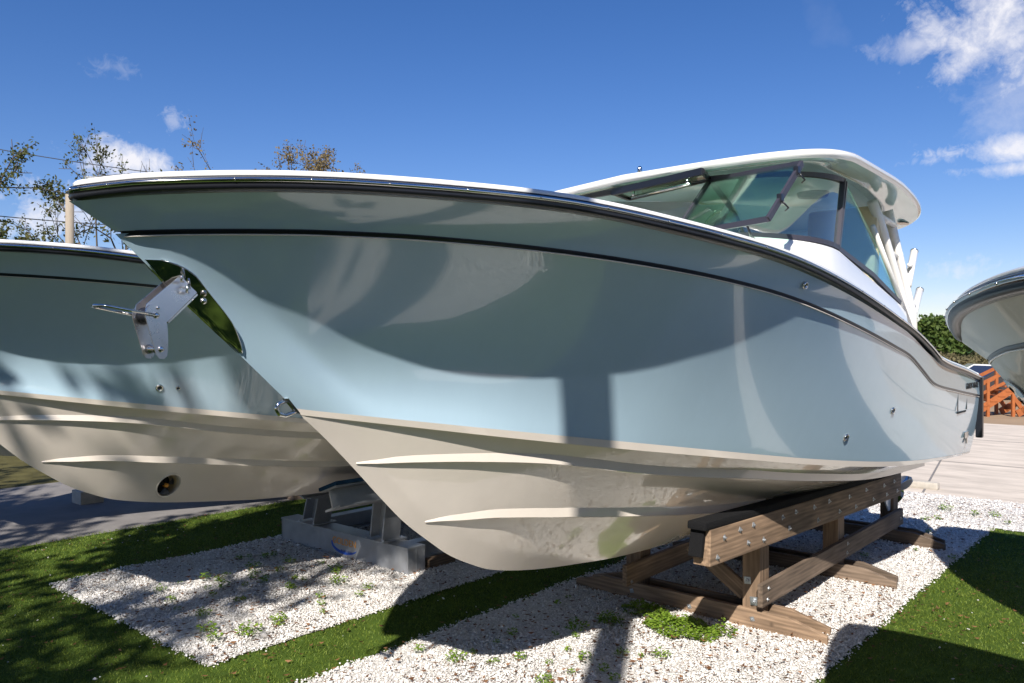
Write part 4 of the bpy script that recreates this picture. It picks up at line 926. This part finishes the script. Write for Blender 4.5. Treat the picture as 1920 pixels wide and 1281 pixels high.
tag(box('wheel_stop', (-3.58, 14.62, .065), (.62, .16, .12), M_concrete, None, .03), 'short concrete wheel stop on the pale paving near the propeller', 'wheel stop')

def tree(name, loc, h, spread, label, leaf_m, seed, leaves=6000, leaf=.11, lean=0, trunk_r=.22, depth=5, group='trees', bare=.35, start=.35):
    rg = random.Random(seed); t = thing(name, label, 'tree', loc, 0, group); BV = []; BF = []; tips = []
    def seg(p, q, r0, r1, n=6):
        V, Fc = tube_geo([p, (p+q)/2+Vector((rg.uniform(-1, 1), rg.uniform(-1, 1), 0))*r0*.5, q], [r0, (r0+r1)/2, r1], n, False); k = len(BV); BV.extend(V); BF.extend(tuple(i+k for i in f) for f in Fc)
    def grow(p, d, ln, r, lv):
        q = p+d*ln; seg(p, q, r, r*.68, 8 if lv == 0 else 5 if lv < 3 else 3)
        if lv >= depth: tips.append((p, q)); return
        if lv >= depth-2: tips.append((p, q))
        n = rg.choice((2, 3, 3)) if lv else 5
        for i in range(n):
            az = rg.uniform(0, 6.28); tilt = rg.uniform(.35, .95) if lv else rg.uniform(.45, 1.05)
            ax = d.orthogonal().normalized(); ax.rotate(Quaternion(d, az)); nd = d.copy(); nd.rotate(Quaternion(ax, tilt)); nd = (nd+Vector((0, 0, .12))+Vector((nd.x, nd.y, 0))*.15*spread).normalized()
            grow(q if lv else p.lerp(q, rg.uniform(.55, 1)), nd, ln*rg.uniform(.58, .82)*(1.35 if lv == 0 else 1), r*.62, lv+1)
    grow(Vector((0, 0, -.1)), Vector((lean, 0, 1)).normalized(), h*start, trunk_r, 0)
    zmax = max(v.z for v in BV); k = h/zmax; BV = [Vector((v.x*spread*k, v.y*spread*k, v.z*k)) for v in BV]; tips = [(Vector((a.x*spread*k, a.y*spread*k, a.z*k)), Vector((b.x*spread*k, b.y*spread*k, b.z*k))) for a, b in tips]
    mesh_obj('trunk', BV, BF, M_bark, t, True)
    tips = [x for x in tips if rg.random() > bare] or tips
    r2 = np.random.default_rng(seed); n = leaves; ti = r2.integers(0, len(tips), n); A = np.array([tips[i][0] for i in ti]); Bq = np.array([tips[i][1] for i in ti]); u = r2.uniform(0, 1, (n, 1))
    c = A+(Bq-A)*u+r2.normal(0, leaf*1.6, (n, 3)); a = r2.normal(size=(n, 3)); a /= np.linalg.norm(a, axis=1)[:, None]; b = np.cross(a, r2.normal(size=(n, 3))); b /= np.linalg.norm(b, axis=1)[:, None]; s = leaf*r2.uniform(.5, 1.2, (n, 1))
    V = np.stack([c-a*s, c-b*s*.5, c+a*s, c+b*s*.5], 1).reshape(-1, 3)
    o = big_mesh('crown', V, np.arange(n*4).reshape(-1, 4), leaf_m, 4); o.parent = t
    return t
def gp(u, d): x, y, z = at(u, 648, d); return (x, y, 0)
tree('oak_tree', gp(-175, 24), 9.6, 1.15, 'leafy oak at the left edge with a pale bent limb', M_leaf, 11, 26000, .08, .1, .24, 5, 'trees across the road', .3)
tree('oak_tree', gp(225, 33), 11.2, .62, 'thin twiggy oak showing above the bow rail near the slim pole', M_leaf, 23, 4500, .085, 0, .2, 5, 'trees across the road', .5)
tree('oak_tree', gp(455, 38), 12.9, .62, 'nearly bare tree top peeking over the bow rail', M_leaf_br, 31, 2600, .085, .1, .2, 5, 'trees across the road', .6)
tree('oak_tree', gp(565, 42), 14.0, .85, 'tan leafed tree top right of the bare one above the bow', M_leaf_br, 47, 12000, .09, 0, .22, 5, 'trees across the road', .3)
tree('oak_tree', (-3.1, -8.0, 0), 14.5, .85, 'tall oak behind the viewpoint that dapples the left turf', M_leaf, 5, 6500, .17, 0, .32, 5, 'trees behind the viewpoint', .5)
tree('oak_tree', (-7.4, -7.2, 0), 13.0, .9, 'second oak behind the viewpoint shading the asphalt road', M_leaf, 8, 8000, .17, 0, .3, 5, 'trees behind the viewpoint', .4)
for i, (x, y, h, lab) in enumerate(((3.5, -9.5, 9.0, 'added unseen oak behind and right of the viewpoint, shading the ground'), (8.0, -7.5, 9.0, 'added unseen oak at the right beyond the white boats, shading the ground'))):
    tree('oak_tree', (x, y, 0), h, 1.1, lab, M_leaf, 60+i, 8000, .2, 0, .3, 5, 'trees behind the viewpoint', .1)  # unseen oaks added to shade the ground and cut its bounce light

def bush(name, loc, rx, ry, h, leaf_m, label, seed, n=5000, leaf=.16, lumps=14):
    t = thing(name, label, 'tree', loc, 0, 'trees beyond the paving'); r2 = np.random.default_rng(seed); c = []
    L_ = [(r2.uniform(-.65, .65)*rx, r2.uniform(-.65, .65)*ry, h*r2.uniform(.3, .82), r2.uniform(.25, .5)) for _ in range(lumps)]
    for i in range(n):
        x, y, z, r = L_[r2.integers(0, lumps)]; d = r2.normal(size=3); d /= np.linalg.norm(d); q = r2.uniform(.55, 1.05)**.5*r; c.append((x+d[0]*q*rx, y+d[1]*q*ry, max(.1, z+d[2]*q*h*.55)))
    c = np.array(c); a = r2.normal(size=(n, 3)); a /= np.linalg.norm(a, axis=1)[:, None]; b = np.cross(a, r2.normal(size=(n, 3))); b /= np.linalg.norm(b, axis=1)[:, None]; s = leaf*r2.uniform(.5, 1.3, (n, 1))
    o = big_mesh('crown', np.stack([c-a*s, c-b*s*.6, c+a*s, c+b*s*.6], 1).reshape(-1, 3), np.arange(n*4).reshape(-1, 4), leaf_m, 4); o.parent = t
    BV, BF = tube_geo([(0, 0, -.1), (.1, .05, h*.35), (.05, 0, h*.7)], [.2, .15, .05], 8); mesh_obj('trunk', BV, BF, M_bark, t, True)
    for x, y, z, r in L_[:7]:
        V, Fc = tube_geo([(.08, .04, h*.3), (x*.5, y*.5, (h*.3+z)/2+.2), (x, y, z)], [.09, .06, .03], 5); mesh_obj('limb', V, Fc, M_bark, t, True)
bush('evergreen_tree', gp(1742, 52), 2.4, 2.4, 4.7, M_leaf_g, 'yellow green leafy tree just right of the rod holders', 3, 6000, .16)
bush('evergreen_tree', gp(1700, 56), 2.6, 2.6, 3.4, M_leaf_g, 'yellow green bush low behind the aft rail', 13, 4000, .16)
bush('pine_tree', gp(1815, 66), 3.0, 3.0, 5.4, M_leaf_p, 'dark green pine behind the yellow green tree', 4, 6000, .18)
bush('pine_tree', gp(1880, 70), 3.8, 3.2, 3.6, M_leaf_p, 'dark green pine half hidden by the white bow', 14, 5000, .18)
bush('scrub_bush', gp(1835, 46), 3.4, 2.2, 2.05, M_leaf_t, 'olive brown scrub above the orange stairs', 6, 5000, .12)
bush('scrub_bush', gp(1905, 47), 3.0, 2.2, 2.0, M_leaf_t, 'olive brown scrub at the right edge behind the white boats', 16, 4000, .12)
bush('scrub_bush', gp(1770, 48), 3.0, 2.2, 2.0, M_leaf_t, 'olive brown scrub behind the transom corner', 17, 3500, .12)

def stairs():
    o = thing('wooden_stairs', 'orange stained timber stairs with handrails beyond the paving', 'stairs', (-5.1, 31.0, 0), R(40.8))
    o.scale = (.92, .92, .92)
    # local x to the right, y away
    def P(n, a, b, th=.09, h=.14): return plank(n, a, b, th, h, M_orange, o, .005)
    for y in (0, 1.0):
        P('stringer', (-.95, y, .10), (.55, y, 1.05), .06, .26); P('handrail', (-1.05, y, 1.02), (.40, y, 1.72), .06, .12); P('mid_rail', (-.95, y, .70), (.42, y, 1.35), .05, .10)
        for x, z0, z1 in ((-.95, 0, 1.02), (-.42, .0, 1.35), (.5, 0, 1.80), (1.15, 0, 1.0)): P('post', (x, y, z0), (x, y, z1), .10, .10)
        P('brace', (.50, y, .75), (.95, y, .12), .06, .14); P('stringer', (.65, y, .10), (1.55, y, .62), .06, .26)
    for k in range(5): P('tread', (-.80+.29*k, -.05, .22+.18*k), (-.80+.29*k, 1.05, .22+.18*k), .27, .05)
    P('landing_board', (.45, .1, 1.08), (1.8, .1, 1.08), .2, .05); P('landing_board', (.45, .5, 1.08), (1.8, .5, 1.08), .2, .05); P('landing_board', (.45, .9, 1.08), (1.8, .9, 1.08), .2, .05)
stairs()
def car(loc, rz, m, label):
    o = thing('parked_car', label, 'car', loc, rz, 'cars parked beyond the stairs')
    prof = [(-2.2, .35), (2.2, .35), (2.25, .75), (1.5, .95), (.8, 1.45), (-1.1, 1.5), (-1.9, 1.05), (-2.25, .95)]
    rows = [[(x, s*w, z) for x, z in prof] for s, w in ((-1, .85), (1, .85))]
    V = [p for r in rows for p in r]; n = 8; Fc = [tuple(range(n)), tuple(range(2*n-1, n-1, -1))]+[((i+1) % n, i, n+i, n+(i+1) % n) for i in range(n)]
    mesh_obj('body', V, Fc, m, o)
    for s in (-1, 1):
        slab('window', [(.7, s*.856, 1.0), (.55, s*.856, 1.38), (-1.0, s*.856, 1.42), (-1.6, s*.856, 1.05)], .01, M_carglass, o)
        for x in (-1.4, 1.4): tube('wheel', [(x, s*.70, .33), (x, s*.87, .33)], .33, M_tyre, o, 18)
    slab('windscreen', [(1.45, -.7, .99), (1.45, .7, .99), (.84, .66, 1.43), (.84, -.66, 1.43)], .012, M_carglass, o)
car(gp(1868, 39), R(20), M_carwhite, 'white car parked behind the orange stairs')
car(gp(1915, 41), R(20), M_carwhite, 'second white car, behind the right end of the stairs')
car(gp(1893, 35.5), R(50), M_carred, 'dark car glimpsed between the stair posts')
